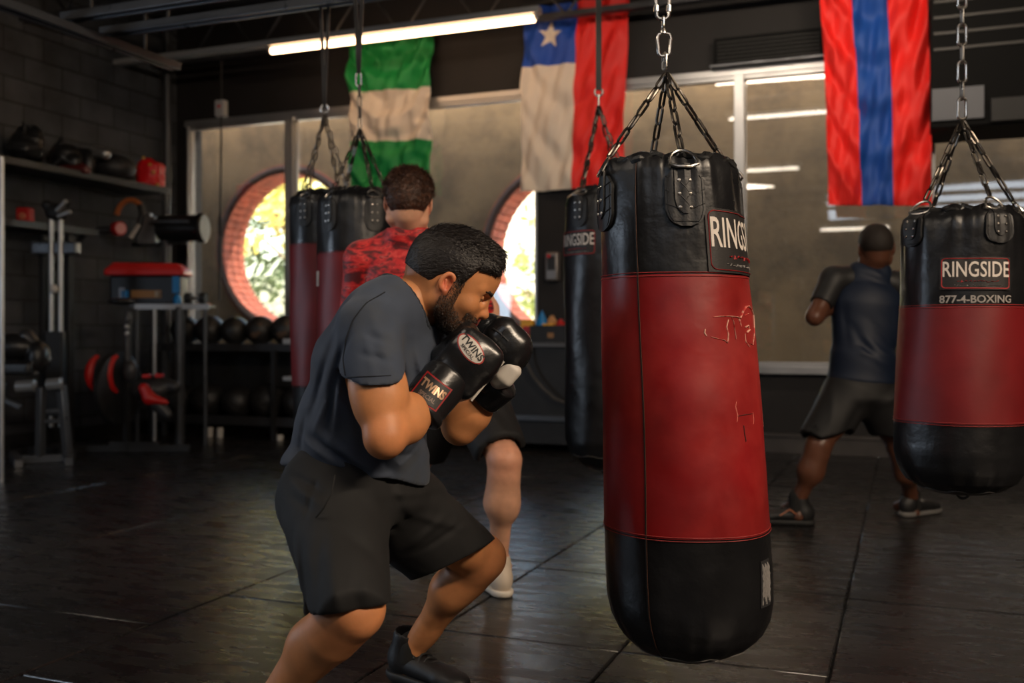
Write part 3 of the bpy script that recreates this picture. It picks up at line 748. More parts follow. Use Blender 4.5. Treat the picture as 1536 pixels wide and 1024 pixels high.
GR = srgb(20,140,68); WH = srgb(218,205,190); RD = srgb(226,34,28); BL_ = srgb(24,72,168); RD2 = srgb(240,38,30); BL2 = srgb(16,74,160)
flag('green and white striped flag hanging left of the other flags', (527,66), (652,52), (529,286), (647,290), YW-.06, lambda u, v: WH if .335 < v < .665 else GR, 3)
def star(u, v, cu=.265, cv=.165, R_=.125, asp=.6):
    x = (u-cu); y = (v-cv)/asp
    r = math.hypot(x, y)
    if r > R_: return False
    a = math.atan2(x, -y)-.12; a = (a % (2*PI/5)); a = min(a, 2*PI/5-a)
    ri = R_*.382; # edge between tip (R at 0) and notch (ri at 36deg)
    x1, y1 = R_, 0; x2, y2 = ri*math.cos(PI/5), ri*math.sin(PI/5); px, py = r*math.cos(a), r*math.sin(a)
    return (x2-x1)*(py-y1)-(y2-y1)*(px-x1) > 0
def f2(u, v):
    us = .51+.0*v
    if u > us: return RD
    if v < .325: return WH if star(u, v) else BL_
    return WH
flag('blue, white and red flag with one white star', (789,14), (946,-6), (783,289), (936,281), YW-.06, f2, 8, .5)
flag('red flag with a broad blue vertical stripe, hanging on the right', (1231,-14), (1391,-22), (1245,309), (1399,310), YW-.35, lambda u, v: BL2 if (.30+.03*v) < u < (.64) else RD2, 5, .8)
# hanging rods
for (a, b, nm) in ((on_y(520,60,YW-.09), on_y(660,48,YW-.09), 'rod carrying the green and white flag'), (on_y(783,10,YW-.09), on_y(952,-10,YW-.09), 'rod carrying the starred flag'), (on_y(1225,-18,YW-.35), on_y(1398,-26,YW-.35), 'rod carrying the red and blue flag')):
    z = (a.z+b.z)/2; mb = MB(); mb.cyl((a.x, a.y, z+.02), (b.x, b.y, z+.02), .012, 10); tag(mb.build('flag_rod', M['black_paint']), nm, 'rod')
# ================= implicit body modelling (viewer-aligned coordinates, turned into the room at the end)
def V3(*a): return np.array(a if len(a) > 1 else a[0], dtype=np.float64)
def unit(v): v = V3(v); return v/np.linalg.norm(v)
class Cone:
    def __init__(s, a, b, ra, rb): s.a, s.b, s.ra, s.rb = V3(a), V3(b), ra, rb
    def box(s):
        r = max(s.ra, s.rb); return np.minimum(s.a, s.b)-r, np.maximum(s.a, s.b)+r
    def d(s, x, y, z):
        ba = s.b-s.a; L2 = ba@ba+1e-12
        px, py, pz = x-s.a[0], y-s.a[1], z-s.a[2]
        t = np.clip((px*ba[0]+py*ba[1]+pz*ba[2])/L2, 0, 1)
        return np.sqrt((px-ba[0]*t)**2+(py-ba[1]*t)**2+(pz-ba[2]*t)**2)-(s.ra+(s.rb-s.ra)*t)
class Ell:   # ellipsoid, axes given by a rotation matrix whose rows are the local axes
    def __init__(s, c, r, R=None): s.c, s.r = V3(c), V3(r); s.R = np.eye(3) if R is None else R
    def box(s): m = max(s.r); return s.c-m, s.c+m
    def d(s, x, y, z):
        px, py, pz = x-s.c[0], y-s.c[1], z-s.c[2]; k0 = 0; k1 = 0
        for i in range(3):
            u = s.R[i][0]*px+s.R[i][1]*py+s.R[i][2]*pz; k0 = k0+(u/s.r[i])**2; k1 = k1+(u/s.r[i]**2)**2
        k0 = np.sqrt(k0)+1e-9; k1 = np.sqrt(k1)+1e-9
        return k0*(k0-1)/k1
class Tube2:   # elliptical section limb: side = direction of the first radius
    def __init__(s, a, b, ra, rb, side, round_=1.0):
        s.a, s.b = V3(a), V3(b); s.ra, s.rb = ra, rb; ax = unit(s.b-s.a); sd = V3(side); sd = unit(sd-ax*(sd@ax)); s.ax, s.s, s.t = ax, sd, np.cross(ax, sd); s.q = round_
    def box(s): m = max(*s.ra, *s.rb); return np.minimum(s.a, s.b)-m, np.maximum(s.a, s.b)+m
    def d(s, x, y, z):
        px, py, pz = x-s.a[0], y-s.a[1], z-s.a[2]; L = np.linalg.norm(s.b-s.a)
        h = px*s.ax[0]+py*s.ax[1]+pz*s.ax[2]; t = np.clip(h/L, 0, 1); ov = h-t*L
        u = px*s.s[0]+py*s.s[1]+pz*s.s[2]; v = px*s.t[0]+py*s.t[1]+pz*s.t[2]
        r1 = s.ra[0]+(s.rb[0]-s.ra[0])*t; r2 = s.ra[1]+(s.rb[1]-s.ra[1])*t; r3 = np.minimum(r1, r2)*s.q
        q = (u/r1)**2+(v/r2)**2+(ov/r3)**2; k0 = np.sqrt(q)+1e-9; k1 = np.sqrt((u/r1**2)**2+(v/r2**2)**2+(ov/r3**2)**2)+1e-9
        return k0*(k0-1)/k1
class RBox:   # rounded box
    def __init__(s, c, h, r, R=None): s.c, s.h, s.r = V3(c), V3(h), r; s.R = np.eye(3) if R is None else R
    def box(s): m = np.linalg.norm(s.h); return s.c-m, s.c+m
    def d(s, x, y, z):
        px, py, pz = x-s.c[0], y-s.c[1], z-s.c[2]; acc = 0; mx = None
        for i in range(3):
            u = np.abs(s.R[i][0]*px+s.R[i][1]*py+s.R[i][2]*pz)-(s.h[i]-s.r); acc = acc+np.maximum(u, 0)**2; mx = u if mx is None else np.maximum(mx, u)
        return np.sqrt(acc)+np.minimum(mx, 0)-s.r
class Plane:  # keeps the side opposite to n
    def __init__(s, p, n): s.p, s.n = V3(p), unit(n)
    def box(s): return None
    def d(s, x, y, z): return (x-s.p[0])*s.n[0]+(y-s.p[1])*s.n[1]+(z-s.p[2])*s.n[2]
class Field:
    def __init__(s, lo, hi, h):
        s.lo = V3(lo); s.h = h; s.n = np.ceil((V3(hi)-s.lo)/h).astype(int)+1; s.f = np.full(s.n, .5, np.float32)
    def _sub(s, lo, hi):
        a = np.clip(np.floor((lo-s.lo)/s.h).astype(int), 0, s.n-1); b = np.clip(np.ceil((hi-s.lo)/s.h).astype(int)+1, 0, s.n)
        if np.any(b <= a): return None
        ax = [(s.lo[i]+s.h*np.arange(a[i], b[i])).astype(np.float32) for i in range(3)]
        return (slice(a[0], b[0]), slice(a[1], b[1]), slice(a[2], b[2])), ax[0][:, None, None], ax[1][None, :, None], ax[2][None, None, :]
    def add(s, p, k=.02, off=0.):
        lo, hi = p.box(); m = k+abs(off)+4*s.h+.012; q = s._sub(lo-m, hi+m)
        if q is None: return s
        sl, x, y, z = q; b = (p.d(x, y, z)-off).astype(np.float32); a = s.f[sl]
        if k <= 0: s.f[sl] = np.minimum(a, b); return s
        h = np.clip(.5+.5*(a-b)/k, 0, 1); s.f[sl] = a*(1-h)+b*h-k*h*(1-h); return s
    def cut(s, p, k=.004, off=0.):
        bx = p.box()
        if bx is None: q = s._sub(s.lo, s.lo+s.h*s.n)
        else: m = k+4*s.h; q = s._sub(bx[0]-m, bx[1]+m)
        if q is None: return s
        sl, x, y, z = q; b = (-(p.d(x, y, z)-off)).astype(np.float32); a = s.f[sl]
        if k <= 0: s.f[sl] = np.maximum(a, b); return s
        h = np.clip(.5-.5*(a-b)/k, 0, 1); s.f[sl] = a*(1-h)+b*h+k*h*(1-h); return s
    def keep(s, p, k=.004):   # intersect
        class Neg:
            def box(q): return None
            def d(q, x, y, z): return -p.d(x, y, z)
        return s.cut(Neg(), k)
    def warp(s, fn):
        """add fn(x,y,z) metres of displacement (positive grows the shape)"""
        sl, x, y, z = s._sub(s.lo, s.lo+s.h*s.n); near = np.abs(s.f) < .05
        s.f = np.where(near, s.f-fn(x, y, z).astype(np.float32), s.f); return s
    def mesh(s):
        f = s.f; f[0] = f[-1] = .5; f[:, 0] = f[:, -1] = .5; f[:, :, 0] = f[:, :, -1] = .5
        S = f < 0; cnt = np.zeros(np.array(f.shape)-1, np.int8)
        for i in (0, 1):
            for j in (0, 1):
                for k in (0, 1): cnt += S[i:f.shape[0]-1+i, j:f.shape[1]-1+j, k:f.shape[2]-1+k]
        act = (cnt > 0) & (cnt < 8); idx = np.argwhere(act); acc = np.zeros((len(idx), 3)); num = np.zeros(len(idx))
        for ax in range(3):
            o1, o2 = [q for q in range(3) if q != ax]
            for i in (0, 1):
                for j in (0, 1):
                    a = np.zeros(3, int); a[o1] = i; a[o2] = j; b = a.copy(); b[ax] = 1
                    A = idx+a; B = idx+b; va = f[A[:,0], A[:,1], A[:,2]]; vb = f[B[:,0], B[:,1], B[:,2]]
                    m = (va < 0) != (vb < 0); t = np.where(m, va/(va-vb+1e-20), 0)
                    acc += np.where(m[:, None], a+(b-a)[None, :]*t[:, None], 0); num += m
        pos = (idx+acc/num[:, None])*s.h+s.lo
        vid = np.full(act.shape, -1, np.int32); vid[act] = np.arange(len(idx)); faces = []
        for ax in range(3):
            o1, o2 = [(1, 2), (2, 0), (0, 1)][ax]
            sa = [slice(None)]*3; sb = [slice(None)]*3; sa[ax] = slice(0, -1); sb[ax] = slice(1, None)
            e = S[tuple(sa)] != S[tuple(sb)]; q = np.argwhere(e); ok = (q[:, o1] > 0) & (q[:, o2] > 0); q = q[ok]
            ins = S[q[:,0], q[:,1], q[:,2]]
            d1 = np.zeros(3, int); d1[o1] = 1; d2 = np.zeros(3, int); d2[o2] = 1
            c = [q-d1-d2, q-d2, q, q-d1]; ids = [vid[w_[:,0], w_[:,1], w_[:,2]] for w_ in c]; Q = np.stack(ids, 1)
            Q[~ins] = Q[~ins][:, ::-1]; faces.append(Q)
        Fc = np.concatenate(faces); Fc = Fc[(Fc >= 0).all(1)]
        return pos, Fc
def relax(pos, Fc, it=1, lam=.5):
    n = len(pos)
    e = np.concatenate([Fc[:, [0,1]], Fc[:, [1,2]], Fc[:, [2,3]], Fc[:, [3,0]]]); e = np.concatenate([e, e[:, ::-1]])
    deg = np.bincount(e[:, 0], minlength=n)[:, None]
    for _ in range(it):
        for l_ in (lam, -lam*1.03):
            av = np.stack([np.bincount(e[:, 0], pos[e[:, 1], i], n) for i in range(3)], 1)/np.maximum(deg, 1); pos = pos+(av-pos)*l_
    return pos
def np_mesh(name, parts, m, parent, color=None, room=True):
    """parts: list of (pos, quads) in viewer axes -> one object"""
    pos = np.concatenate([p for p, _ in parts]); off = 0; fs = []
    for p, q in parts: fs.append(q+off); off += len(p)
    Fc = np.concatenate(fs); o0 = ORIG[parent.name]
    wp = np.stack([pos[:,0]*CT-pos[:,1]*ST, pos[:,0]*ST+pos[:,1]*CT, pos[:,2]], 1)-np.array(o0)
    me = bpy.data.meshes.new(name); me.vertices.add(len(wp)); me.vertices.foreach_set('co', wp.astype(np.float32).ravel())
    me.loops.add(Fc.size); me.loops.foreach_set('vertex_index', Fc.astype(np.int32).ravel()); me.polygons.add(len(Fc))
    me.polygons.foreach_set('loop_start', np.arange(0, Fc.size, 4, dtype=np.int32)); me.polygons.foreach_set('loop_total', np.full(len(Fc), 4, np.int32))
    me.polygons.foreach_set('use_smooth', np.ones(len(Fc), bool)); me.update(calc_edges=True); me.validate()
    me.materials.append(m); o = bpy.data.objects.new(name, me); link(o); o.parent = parent; ORIG[o.name] = Vector(o0)
    if color is not None:
        c = color(pos); ca = me.color_attributes.new('Col', 'FLOAT_COLOR', 'POINT'); ca.data.foreach_set('color', np.concatenate([c, np.ones((len(c), 1))], 1).astype(np.float32).ravel())
    return o
def vnoise(x, y, z, sc, seed=0, octs=3):
    """cheap smooth pseudo noise, -1..1"""
    rg = np.random.default_rng(seed); v = 0; a = 1; tot = 0
    for o in range(octs):
        for q in range(3):
            w_ = rg.normal(size=3); w_ /= np.linalg.norm(w_); ph = rg.uniform(0, 6.28); k = sc*(1.9**o)
            v = v+a*np.sin(k*(w_[0]*x+w_[1]*y+w_[2]*z)+ph+1.3*np.sin(k*.6*(w_[1]*x-w_[0]*y+w_[2]*z)+ph*2)); tot += a
        a *= .55
    return v/tot*1.6
def frame(fwd, up):
    f = unit(fwd); u = V3(up); u = unit(u-f*(u@f)); l = np.cross(u, f); return np.array([f, l, u])
class Loc:   # local frame at origin o with rows (forward, left, up)
    def __init__(s, o, R, k=1.): s.o, s.R, s.k = V3(o), R, k
    def p(s, x, y, z): return s.o+s.k*(s.R[0]*x+s.R[1]*y+s.R[2]*z)
    def v(s, x, y, z): return s.R[0]*x+s.R[1]*y+s.R[2]*z
    def inv(s, pos): d = (pos-s.o)/s.k; return d@s.R.T
def sstep(a, b, x): t = np.clip((x-a)/(b-a), 0, 1); return t*t*(3-2*t)

def head_prims(L, jaw=1.0, zs=1.0, xs=1.0, es=1.0):
    """(prim, blend, op) for a head; origin between the ear canals, x forward, y left, z up"""
    if zs != 1.0:   # a shorter lower face
        L0 = L
        class LL(Loc):
            def p(q, x, y, z): return Loc.p(q, x if x < .05 else .05+(x-.05)*xs, y, z if z > .01 else .01+(z-.01)*zs)
        L = LL(L0.o, L0.R, L0.k)
    k = L.k; R = L.R; E = lambda c, r, RR=None: Ell(L.p(*c), V3(r)*k, R if RR is None else RR@R)
    def rot(a, ax):
        c_, s_ = math.cos(a), math.sin(a)
        return {'x': np.array([[1,0,0],[0,c_,s_],[0,-s_,c_]]), 'y': np.array([[c_,0,s_],[0,1,0],[-s_,0,c_]]), 'z': np.array([[c_,s_,0],[-s_,c_,0],[0,0,1]])}[ax]
    out = []
    A = lambda p, kk=.02, op=1: out.append((p, kk*k, op))
    A(E((-.008,0,.045), (.098,.076,.080)), .02); A(E((.026,0,.058), (.070,.066,.062)), .03); A(E((-.03,0,.02), (.07,.066,.06)), .03)
    A(E((.045,0,-.020), (.048,.056,.070)), .03)                     # face mass
    A(E((.052,0,-.070), (.036,.036,.034)), .025)                    # mouth / chin mass
    A(E((.074,0,-.094), (.020,.024,.016)), .016)                    # chin
    for s in (1, -1):
        A(Cone(L.p(.002,s*.055,-.050), L.p(.064,s*.024,-.090), .020*k*jaw, .016*k), .02)   # jaw line
        A(Cone(L.p(.000,s*.060,-.005), L.p(.002,s*.055,-.052), .016*k, .017*k*jaw), .02)
        A(E((.056,s*.044,-.018), (.022,.018,.018)), .016)           # cheekbone
        A(Cone(L.p(.082,s*.012,.036), L.p(.066,s*.048,.032), .0095*k, .009*k), .012)      # brow ridge
    for s in (1, -1):
        A(E((.093,s*.031,.014), (.016,.018,.013)), .010, -1)         # eye socket
    for s in (1, -1):
        A(E((.0735,s*.032,.014), (.0130,.0140,.0115)), .004)        # lidded eyeball
        A(Cone(L.p(.0860,s*.022,.0100), L.p(.0800,s*.044,.0110), .0016*k, .0014*k), .002)  # lower lid
        A(Cone(L.p(.0875,s*.022,.0170), L.p(.0800,s*.045,.0165), .0018*k, .0016*k), .002)  # upper lid
    A(Cone(L.p(.086,0,.028), L.p(.108,0,-.018), .0075*k, .010*k), .010)   # nose bridge
    A(E((.109,0,-.023), (.0125,.0115,.0105)), .008)                 # tip
    for s in (1, -1): A(E((.097,s*.012,-.026), (.011,.008,.008)), .006)    # wing
    for s in (1, -1): A(E((.103,s*.006,-.0345), (.0045,.0032,.004)), .003, -1)
    A(E((.086,0,-.040), (.012,.020,.010)), .01)
    A(E((.089,0,-.0525), (.0095,.022,.0052)), .005); A(E((.087,0,-.064), (.0095,.019,.0062)), .005)  # lips
    A(Cone(L.p(.098,-.020,-.0585), L.p(.098,.020,-.0585), .0016*k, .0016*k), .003, -1)
    for s in (1, -1):                                              # ears
        e = rot(s*.45, 'z'); ex = lambda x: -.004+(x+.004)*es; ez = lambda z: .002+(z-.002)*es
        A(E((ex(-.006),s*.077,ez(.004)), (.016*es,.006,.029*es), e), .006)
        A(E((ex(-.004),s*.084,ez(.006)), (.0105*es,.0085,.020*es), e), .003, -1)
        RR = 18
        pts = [L.p(ex(-.006+.0165*math.sin(t)*-1*1.0), s*(.081+.004*max(0, math.sin(t))), ez(.006+.026*math.cos(t))) for t in np.linspace(-.9, PI*.98, RR)]
        for a, b in zip(pts[:-1], pts[1:]): A(Cone(a, b, .0031*k, .0031*k), .005)
        A(E((ex(-.001),s*.078,ez(-.022)), (.007*es,.005,.008*es)), .005)
        A(Cone(L.p(ex(.006),s*.076,ez(.002)), L.p(ex(.005),s*.077,ez(-.008)), .0038*k, .0035*k), .004)
        A(Cone(L.p(ex(-.010),s*.080,ez(.012)), L.p(ex(-.007),s*.080,ez(-.012)), .0026*k, .0030*k), .003)
    return out
def apply(f, prims, off=0.):
    for p, k, op in prims:
        if op > 0: f.add(p, k, off)
        else: f.cut(p, k, off)
    return f
SKIN_KW = dict(rough=.48, spec=.4, bump=.18, bscale=260, bdist=.0012, attr='Col', var=.10, vscale=28, sss=.08)

def strands(pos, q, L, n, dirf, lenf, width, seed=1, lift=.35, curl=.25, keep=None):
    """short tapering ribbons rooted on a hair mesh; dirf/lenf work in head axes"""
    rg = np.random.default_rng(seed)
    a, b, c = pos[q[:,0]], pos[q[:,1]], pos[q[:,2]]; fn = np.cross(b-a, c-a); nn = np.zeros_like(pos)
    for k in range(4): np.add.at(nn, q[:,k], fn)
    nn /= np.linalg.norm(nn, axis=1)[:, None]+1e-12
    l = L.inv(pos); cen = L.inv(pos-nn*.002); 
    ok = np.ones(len(pos), bool) if keep is None else keep(l, nn@L.R.T)
    idx = rg.choice(np.nonzero(ok)[0], n); p = pos[idx]-nn[idx]*.001; N_ = nn[idx]; l = l[idx]
    d = dirf(l); d = d/np.linalg.norm(d, axis=1)[:, None]; d = d@L.R; d = d-N_*(d*N_).sum(1)[:, None]; d /= np.linalg.norm(d, axis=1)[:, None]+1e-9
    d = d+N_*lift*rg.uniform(.4, 1.3, (n, 1))+rg.normal(size=(n, 3))*curl*.5; d /= np.linalg.norm(d, axis=1)[:, None]
    ln = (lenf(l)*rg.uniform(.6, 1.2, n))[:, None]; s = np.cross(d, N_+rg.normal(size=(n, 3))*.4); s /= np.linalg.norm(s, axis=1)[:, None]+1e-9; w = width*rg.uniform(.6, 1.3, (n, 1))
    bend = -N_*.25+rg.normal(size=(n, 3))*curl*.3
    m_ = p+d*ln*.55; e_ = p+d*ln+bend*ln*.5
    V = np.stack([p-s*w, p+s*w, m_+s*w*.75, m_-s*w*.75, e_+s*w*.2, e_-s*w*.2], 1).reshape(-1, 3)
    base = (np.arange(n)*6)[:, None]; return V, np.concatenate([base+np.array([[0,1,2,3]]), base+np.array([[3,2,4,5]])])
# ================= the bearded boxer in the foreground
man = thing('person', 'bearded man in a dark grey t-shirt and black shorts crouching with black boxing gloves raised', 'person', W(*C3(560, 500, 2.3)[:2], 0))
K = lambda px, py, D: V3(C3(px, py, D))
# joints
sh_r, el_r, wr_r = K(553,482,2.07), K(577,655,1.99), K(654,596,2.16)
sh_l, el_l, wr_l = K(640,480,2.36), K(690,640,2.42), K(733,585,2.40)
nk0, nk1 = K(612,462,2.21), K(655,430,2.22)
chest, waist, pelv = K(568,540,2.21), K(540,640,2.25), K(533,728,2.27)
hp_r, kn_r, an_r = K(497,752,2.17), K(530,915,1.93), K(372,1095,2.12)
hp_l, kn_l, an_l = K(583,752,2.35), K(722,838,2.58), K(617,975,2.70)
Hm = Loc(K(670,430,2.215), frame((math.cos(.50)*math.cos(.12), math.cos(.50)*math.sin(.12), -math.sin(.50)), (math.sin(.50), 0, math.cos(.50))), 1.0)
hp = head_prims(Hm, zs=.76, xs=.86, es=.84)
def limbs(A):
    side = sh_l-sh_r
    A(Tube2(pelv, waist, (.135,.10), (.125,.095), hp_l-hp_r), .03); A(Tube2(waist, chest, (.125,.095), (.15,.105), side), .03)
    A(Tube2(chest, K(598,485,2.21), (.135,.09), (.10,.06), side), .03)
    A(Cone(K(605,468,2.2), nk1, .062, .056), .03); A(Cone(nk1, Hm.p(-.015,0,-.02), .057, .058), .025)
    for s in (1, -1): A(Cone(K(612,455,2.21)+s*unit(side)*.04, (sh_r if s < 0 else sh_l)+V3(0,0,.0), .04, .035), .03)
    # near arm
    A(Cone(sh_r, sh_r+(el_r-sh_r)*.25, .050, .054), .03); d = el_r-sh_r
    A(Cone(sh_r+d*.15, sh_r+d*.62, .052, .054), .02)
    A(Cone(sh_r+d*.40+V3(.010,0,0), sh_r+d*.68+V3(.012,0,0), .040, .045), .02)     # biceps
    A(Cone(sh_r+d*.45+V3(-.010,0,0), sh_r+d*.75+V3(-.012,0,0), .040, .040), .02)   # triceps
    A(Cone(sh_r+d*.6, el_r, .052, .037), .02); A(Ell(el_r+V3(.000,-.002,-.005), (.033,.033,.033)), .02)
    d = wr_r-el_r; A(Tube2(el_r+d*.0, el_r+d*.40, (.038,.036), (.046,.041), (0,0,1)), .02); A(Tube2(el_r+d*.40, wr_r, (.046,.041), (.033,.028), (0,0,1)), .02)
    A(Cone(el_r+d*.05+V3(0,0,.012), el_r+d*.5+V3(0,-.01,.012), .034, .034), .02)
    # far arm
    A(Cone(sh_l, sh_l+(el_l-sh_l)*.3, .062, .055), .03); A(Cone(sh_l, el_l, .056, .040), .02); d = wr_l-el_l
    A(Cone(el_l, el_l+d*.4, .042, .046), .02); A(Cone(el_l+d*.4, wr_l, .046, .030), .02)
    # fists inside the gloves
    A(Ell(wr_r+unit(K(712,530,2.18)-wr_r)*.07, (.045,.035,.045)), .02); A(Ell(wr_l+unit(K(765,510,2.38)-wr_l)*.07, (.045,.035,.045)), .02)
def legs(A):
    for hip, kn, an, nm in ((hp_r, kn_r, an_r, 'r'), (hp_l, kn_l, an_l, 'l')):
        d = kn-hip; w = unit(an-kn)
        A(Cone(hip, hip+d*.5, .080, .066 if nm == 'r' else .070), .03); A(Cone(hip+d*.5, kn-d*.06, .066 if nm == 'r' else .070, .055), .03)
        back = -unit(unit(hip-kn)+unit(an-kn))   # points out of the knee
        A(Ell(kn+back*.014, (.050,.050,.052)), .02)                     # kneecap
        A(Cone(kn-d*.22+np.cross(unit(d), unit(np.cross(d, w)))*0+back*.012, kn-d*.08+back*.018, .052, .046), .025)
        s = an-kn; L = np.linalg.norm(s); s = s/L
        sd = unit(np.cross(np.cross(s, back), s))                       # shin-front direction
        A(Cone(kn, kn+s*L*.18+sd*.004, .055, .050), .02)
        A(Cone(kn+s*L*.10-sd*.012, kn+s*L*.34-sd*.020, .046, .047), .04)    # calf
        A(Cone(kn+s*L*.34-sd*.020, kn+s*L*.80-sd*.004, .047, .028), .04)
        A(Cone(kn+s*L*.1+sd*.012, kn+s*L*.85+sd*.008, .036, .024), .02)     # shin
        A(Cone(kn+s*L*.75, an, .033, .032), .02)
        lat = unit(np.cross(s, sd))
        for q in (1, -1): A(Ell(an+lat*.024*q+V3(0,0,.004), (.016,.016,.018)), .012)
# foot frames: toes of the near foot point right, those of the far foot point right and toward the viewer
ft_r = unit((.75,-.35,0)); ft_l = unit((.55,-.45,0))
def feet(A):
    for an, f in ((an_r, ft_r), (an_l, ft_l)):
        g = V3(an[0], an[1], .035); A(Cone(an, g-f*.01, .032, .024), .02); A(Cone(g, g+f*.12, .026, .02), .02)
def grid_mesh(lo, hi, h, build, it=1, post=None):
    f = Field(lo, hi, h); build(lambda p, k=.02: f.add(p, k))
    if post: post(f)
    pos, q = f.mesh(); return relax(pos, q, it), q
# overall body grid and a finer head grid; they meet inside the shirt collar
def body_col(pos):
    base = np.tile(np.array(srgb(202,136,88)), (len(pos), 1)); l = Hm.inv(pos)
    n = vnoise(pos[:,0], pos[:,1], pos[:,2], 30, 3); base = base*(1+.07*n[:, None])
    def mixc(m, c): return base*(1-m[:, None])+np.array(c)[None]*m[:, None]
    head = np.linalg.norm(l, axis=1) < .22
    # knees, elbow and ears run redder
    for c_, r_ in ((kn_r, .07), (kn_l, .07), (el_r, .05)):
        m = .45*np.exp(-(np.linalg.norm(pos-c_, axis=1)/r_)**2); base = mixc(m, srgb(190,108,74))
    m = head*.75*np.exp(-((l[:,0]+.004)/.018)**2-((np.abs(l[:,1])-.084)/.012)**2-((l[:,2]-.002)/.03)**2); base = mixc(m, srgb(198,96,78))
    m = head*.35*np.exp(-((l[:,0]-.094)/.02)**2-(l[:,1]/.02)**2-((l[:,2]+.02)/.02)**2); base = mixc(m, srgb(190,100,76))
    m = head*.8*sstep(.024, .018, np.abs(l[:,1]))*sstep(.006, .003, np.abs(l[:,2]+.0410))*sstep(.074,.078,l[:,0]); base = mixc(m, srgb(150,70,62))
    # stubble: jaw, upper lip and under the chin
    jl = sstep(-.010, -.035, l[:,2]+.18*(l[:,0]-.03))*sstep(-.145, -.12, l[:,2])*sstep(-.025, .0, l[:,0])
    m = head*.8*jl; m = m*(1-sstep(.0048, .002, np.abs(l[:,2]+.0585))*sstep(.02,.016,np.abs(l[:,1]))*.7); base = mixc(np.clip(m, 0, 1), srgb(72,50,38))
    # lashes
    m = head*.85*sstep(.0022, .0008, np.abs(l[:,2]-.0118))*sstep(.064,.070,l[:,0])*sstep(.019,.022,np.abs(l[:,1]))*sstep(.048,.044,np.abs(l[:,1])); base = mixc(m, srgb(30,20,16))
    # short faded hair shadow at sides and nape
    m = head*.75*sstep(.045, .012, l[:,0])*sstep(-.045, -.02, l[:,2]-.0*l[:,0])*sstep(.072, .066, np.abs(l[:,1])*np.where(l[:,2] < .035, 1, 0)); m = m*(np.abs(l[:,1]) < .078)*sstep(.02, -.0, l[:,0]-.02)
    base = mixc(np.clip(m*.6, 0, 1), srgb(60,42,34))
    # bruised shin mark on the far leg
    c_ = K(660,930,2.58); m = .5*np.exp(-(((pos[:,0]-c_[0])/.014)**2+((pos[:,2]-c_[2])/.022)**2))*(pos[:,1] > 2.4); base = mixc(m, srgb(110,52,48))
    return np.clip(base, 0, 1)
parts_ = []
lo = V3(-.72, 1.80, .0); hi = V3(.10, 2.85, 1.12)
parts_.append(grid_mesh(lo, hi, .0055, lambda A: (limbs(A), legs(A), feet(A)), 1))
def headpost(f):
    apply(f, hp)
def build_head(A):
    A(Cone(K(605,468,2.2), nk1, .060, .055), .03); A(Cone(nk1, Hm.p(-.02,0,-.02), .056, .056), .025)
    A(Cone(nk1+V3(.0,-.03,.0), Hm.p(-.01,-.045,-.03), .026, .022), .03)       # neck cord
parts_.append(grid_mesh(Hm.o-V3(.19,.13,.16), Hm.o+V3(.16,.13,.17), .0019, build_head, 1, headpost))
skin_tan = mat('skin_tan', srgb(190,130,90), **SKIN_KW)
np_mesh('body', parts_, skin_tan, man, body_col)
# ---- hair: cap over the cranium with a hairline, textured into short locks
def hair_field(L, prims, region, h, off, noise, lo=None, hi=None, smooth=1):
    f = Field(L.o-V3(.17,.15,.15), L.o+V3(.17,.15,.19), h)
    for p, k, op in prims: f.add(p, k, off) if op > 0 else None
    sl, x, y, z = f._sub(f.lo, f.lo+f.h*f.n)
    X, Y, Z = np.broadcast_arrays(x, y, z); near = np.abs(f.f) < .03
    P_ = np.stack([X[near], Y[near], Z[near]], 1).astype(np.float64); l = L.inv(P_)
    rg_ = region(l); v = f.f[near]-(noise(l)*sstep(0, .016, -rg_)-.0012*(1-sstep(0, .010, -rg_))); f.f[near] = np.maximum(v, rg_); f.f[~near] = np.where(f.f[~near] < 0, .5, f.f[~near]) if False else f.f[~near]
    # hollow the inside so that only the region shows
    far = ~near & (f.f < 0); f.f[far] = -.02
    P2 = np.stack([X[far], Y[far], Z[far]], 1).astype(np.float64)
    if len(P2): f.f[far] = np.maximum(f.f[far], region(L.inv(P2)))
    pos, q = f.mesh(); return relax(pos, q, smooth), q
def locks(l, sc, amp, d=(1,.3,-.2), seed=1):
    a = l@V3(unit(d)); u = l[:,1]*sc; 
    n = vnoise(l[:,0]*.35, l[:,1], l[:,2]*.6, sc, seed, 3); n2 = vnoise(l[:,0], l[:,1]*.6, l[:,2], sc*.4, seed+5, 2)
    return amp*(n*.65+n2*.5)
def main_hair_region(l):
    ay = np.abs(l[:,1])
    # signed: negative inside the hair zone
    front = l[:,0]-(.088-.16*np.maximum(0, ay-.045)) - .25*(l[:,2]-.085)*0      # hairline
    low = (.068+.0*l[:,0])-l[:,2] - .9*(.06-l[:,0])                              # above a line sloping down toward the nape
    low = np.where(l[:,0] > .045, .075-l[:,2]-.3*(.088-l[:,0]), np.where(l[:,0] > .012, .078-l[:,2]-(.045-l[:,0])*3.0*1.0-.0, 0*l[:,2]-.055-l[:,2]+.7*(l[:,0]+.02)*0))
    # round the ear
    ear = .030-np.sqrt((l[:,0]+.004)**2+(l[:,2]+.004)**2); ear = np.where(ay > .05, ear, -.05)
    side = np.where(l[:,0] < .012, -.024-l[:,2]-.25*(l[:,0]), low)
    side = np.where((l[:,0] > .012) & (l[:,0] <= .045), (.072-l[:,2])-(.045-l[:,0])*2.6, side)
    return np.maximum(np.maximum(front, side), ear)
cran = [(p, k, op) for p, k, op in hp[:3]] + [(Ell(Hm.p(.006,0,.052), V3(.092,.074,.078), Hm.R), .02, 1)]
def mhn(l):
    top = sstep(.02, .09, l[:,2]); fr = sstep(.03, .09, l[:,0])*top
    return locks(l, 95, .0026) + .0035*top + .006*fr + .0005
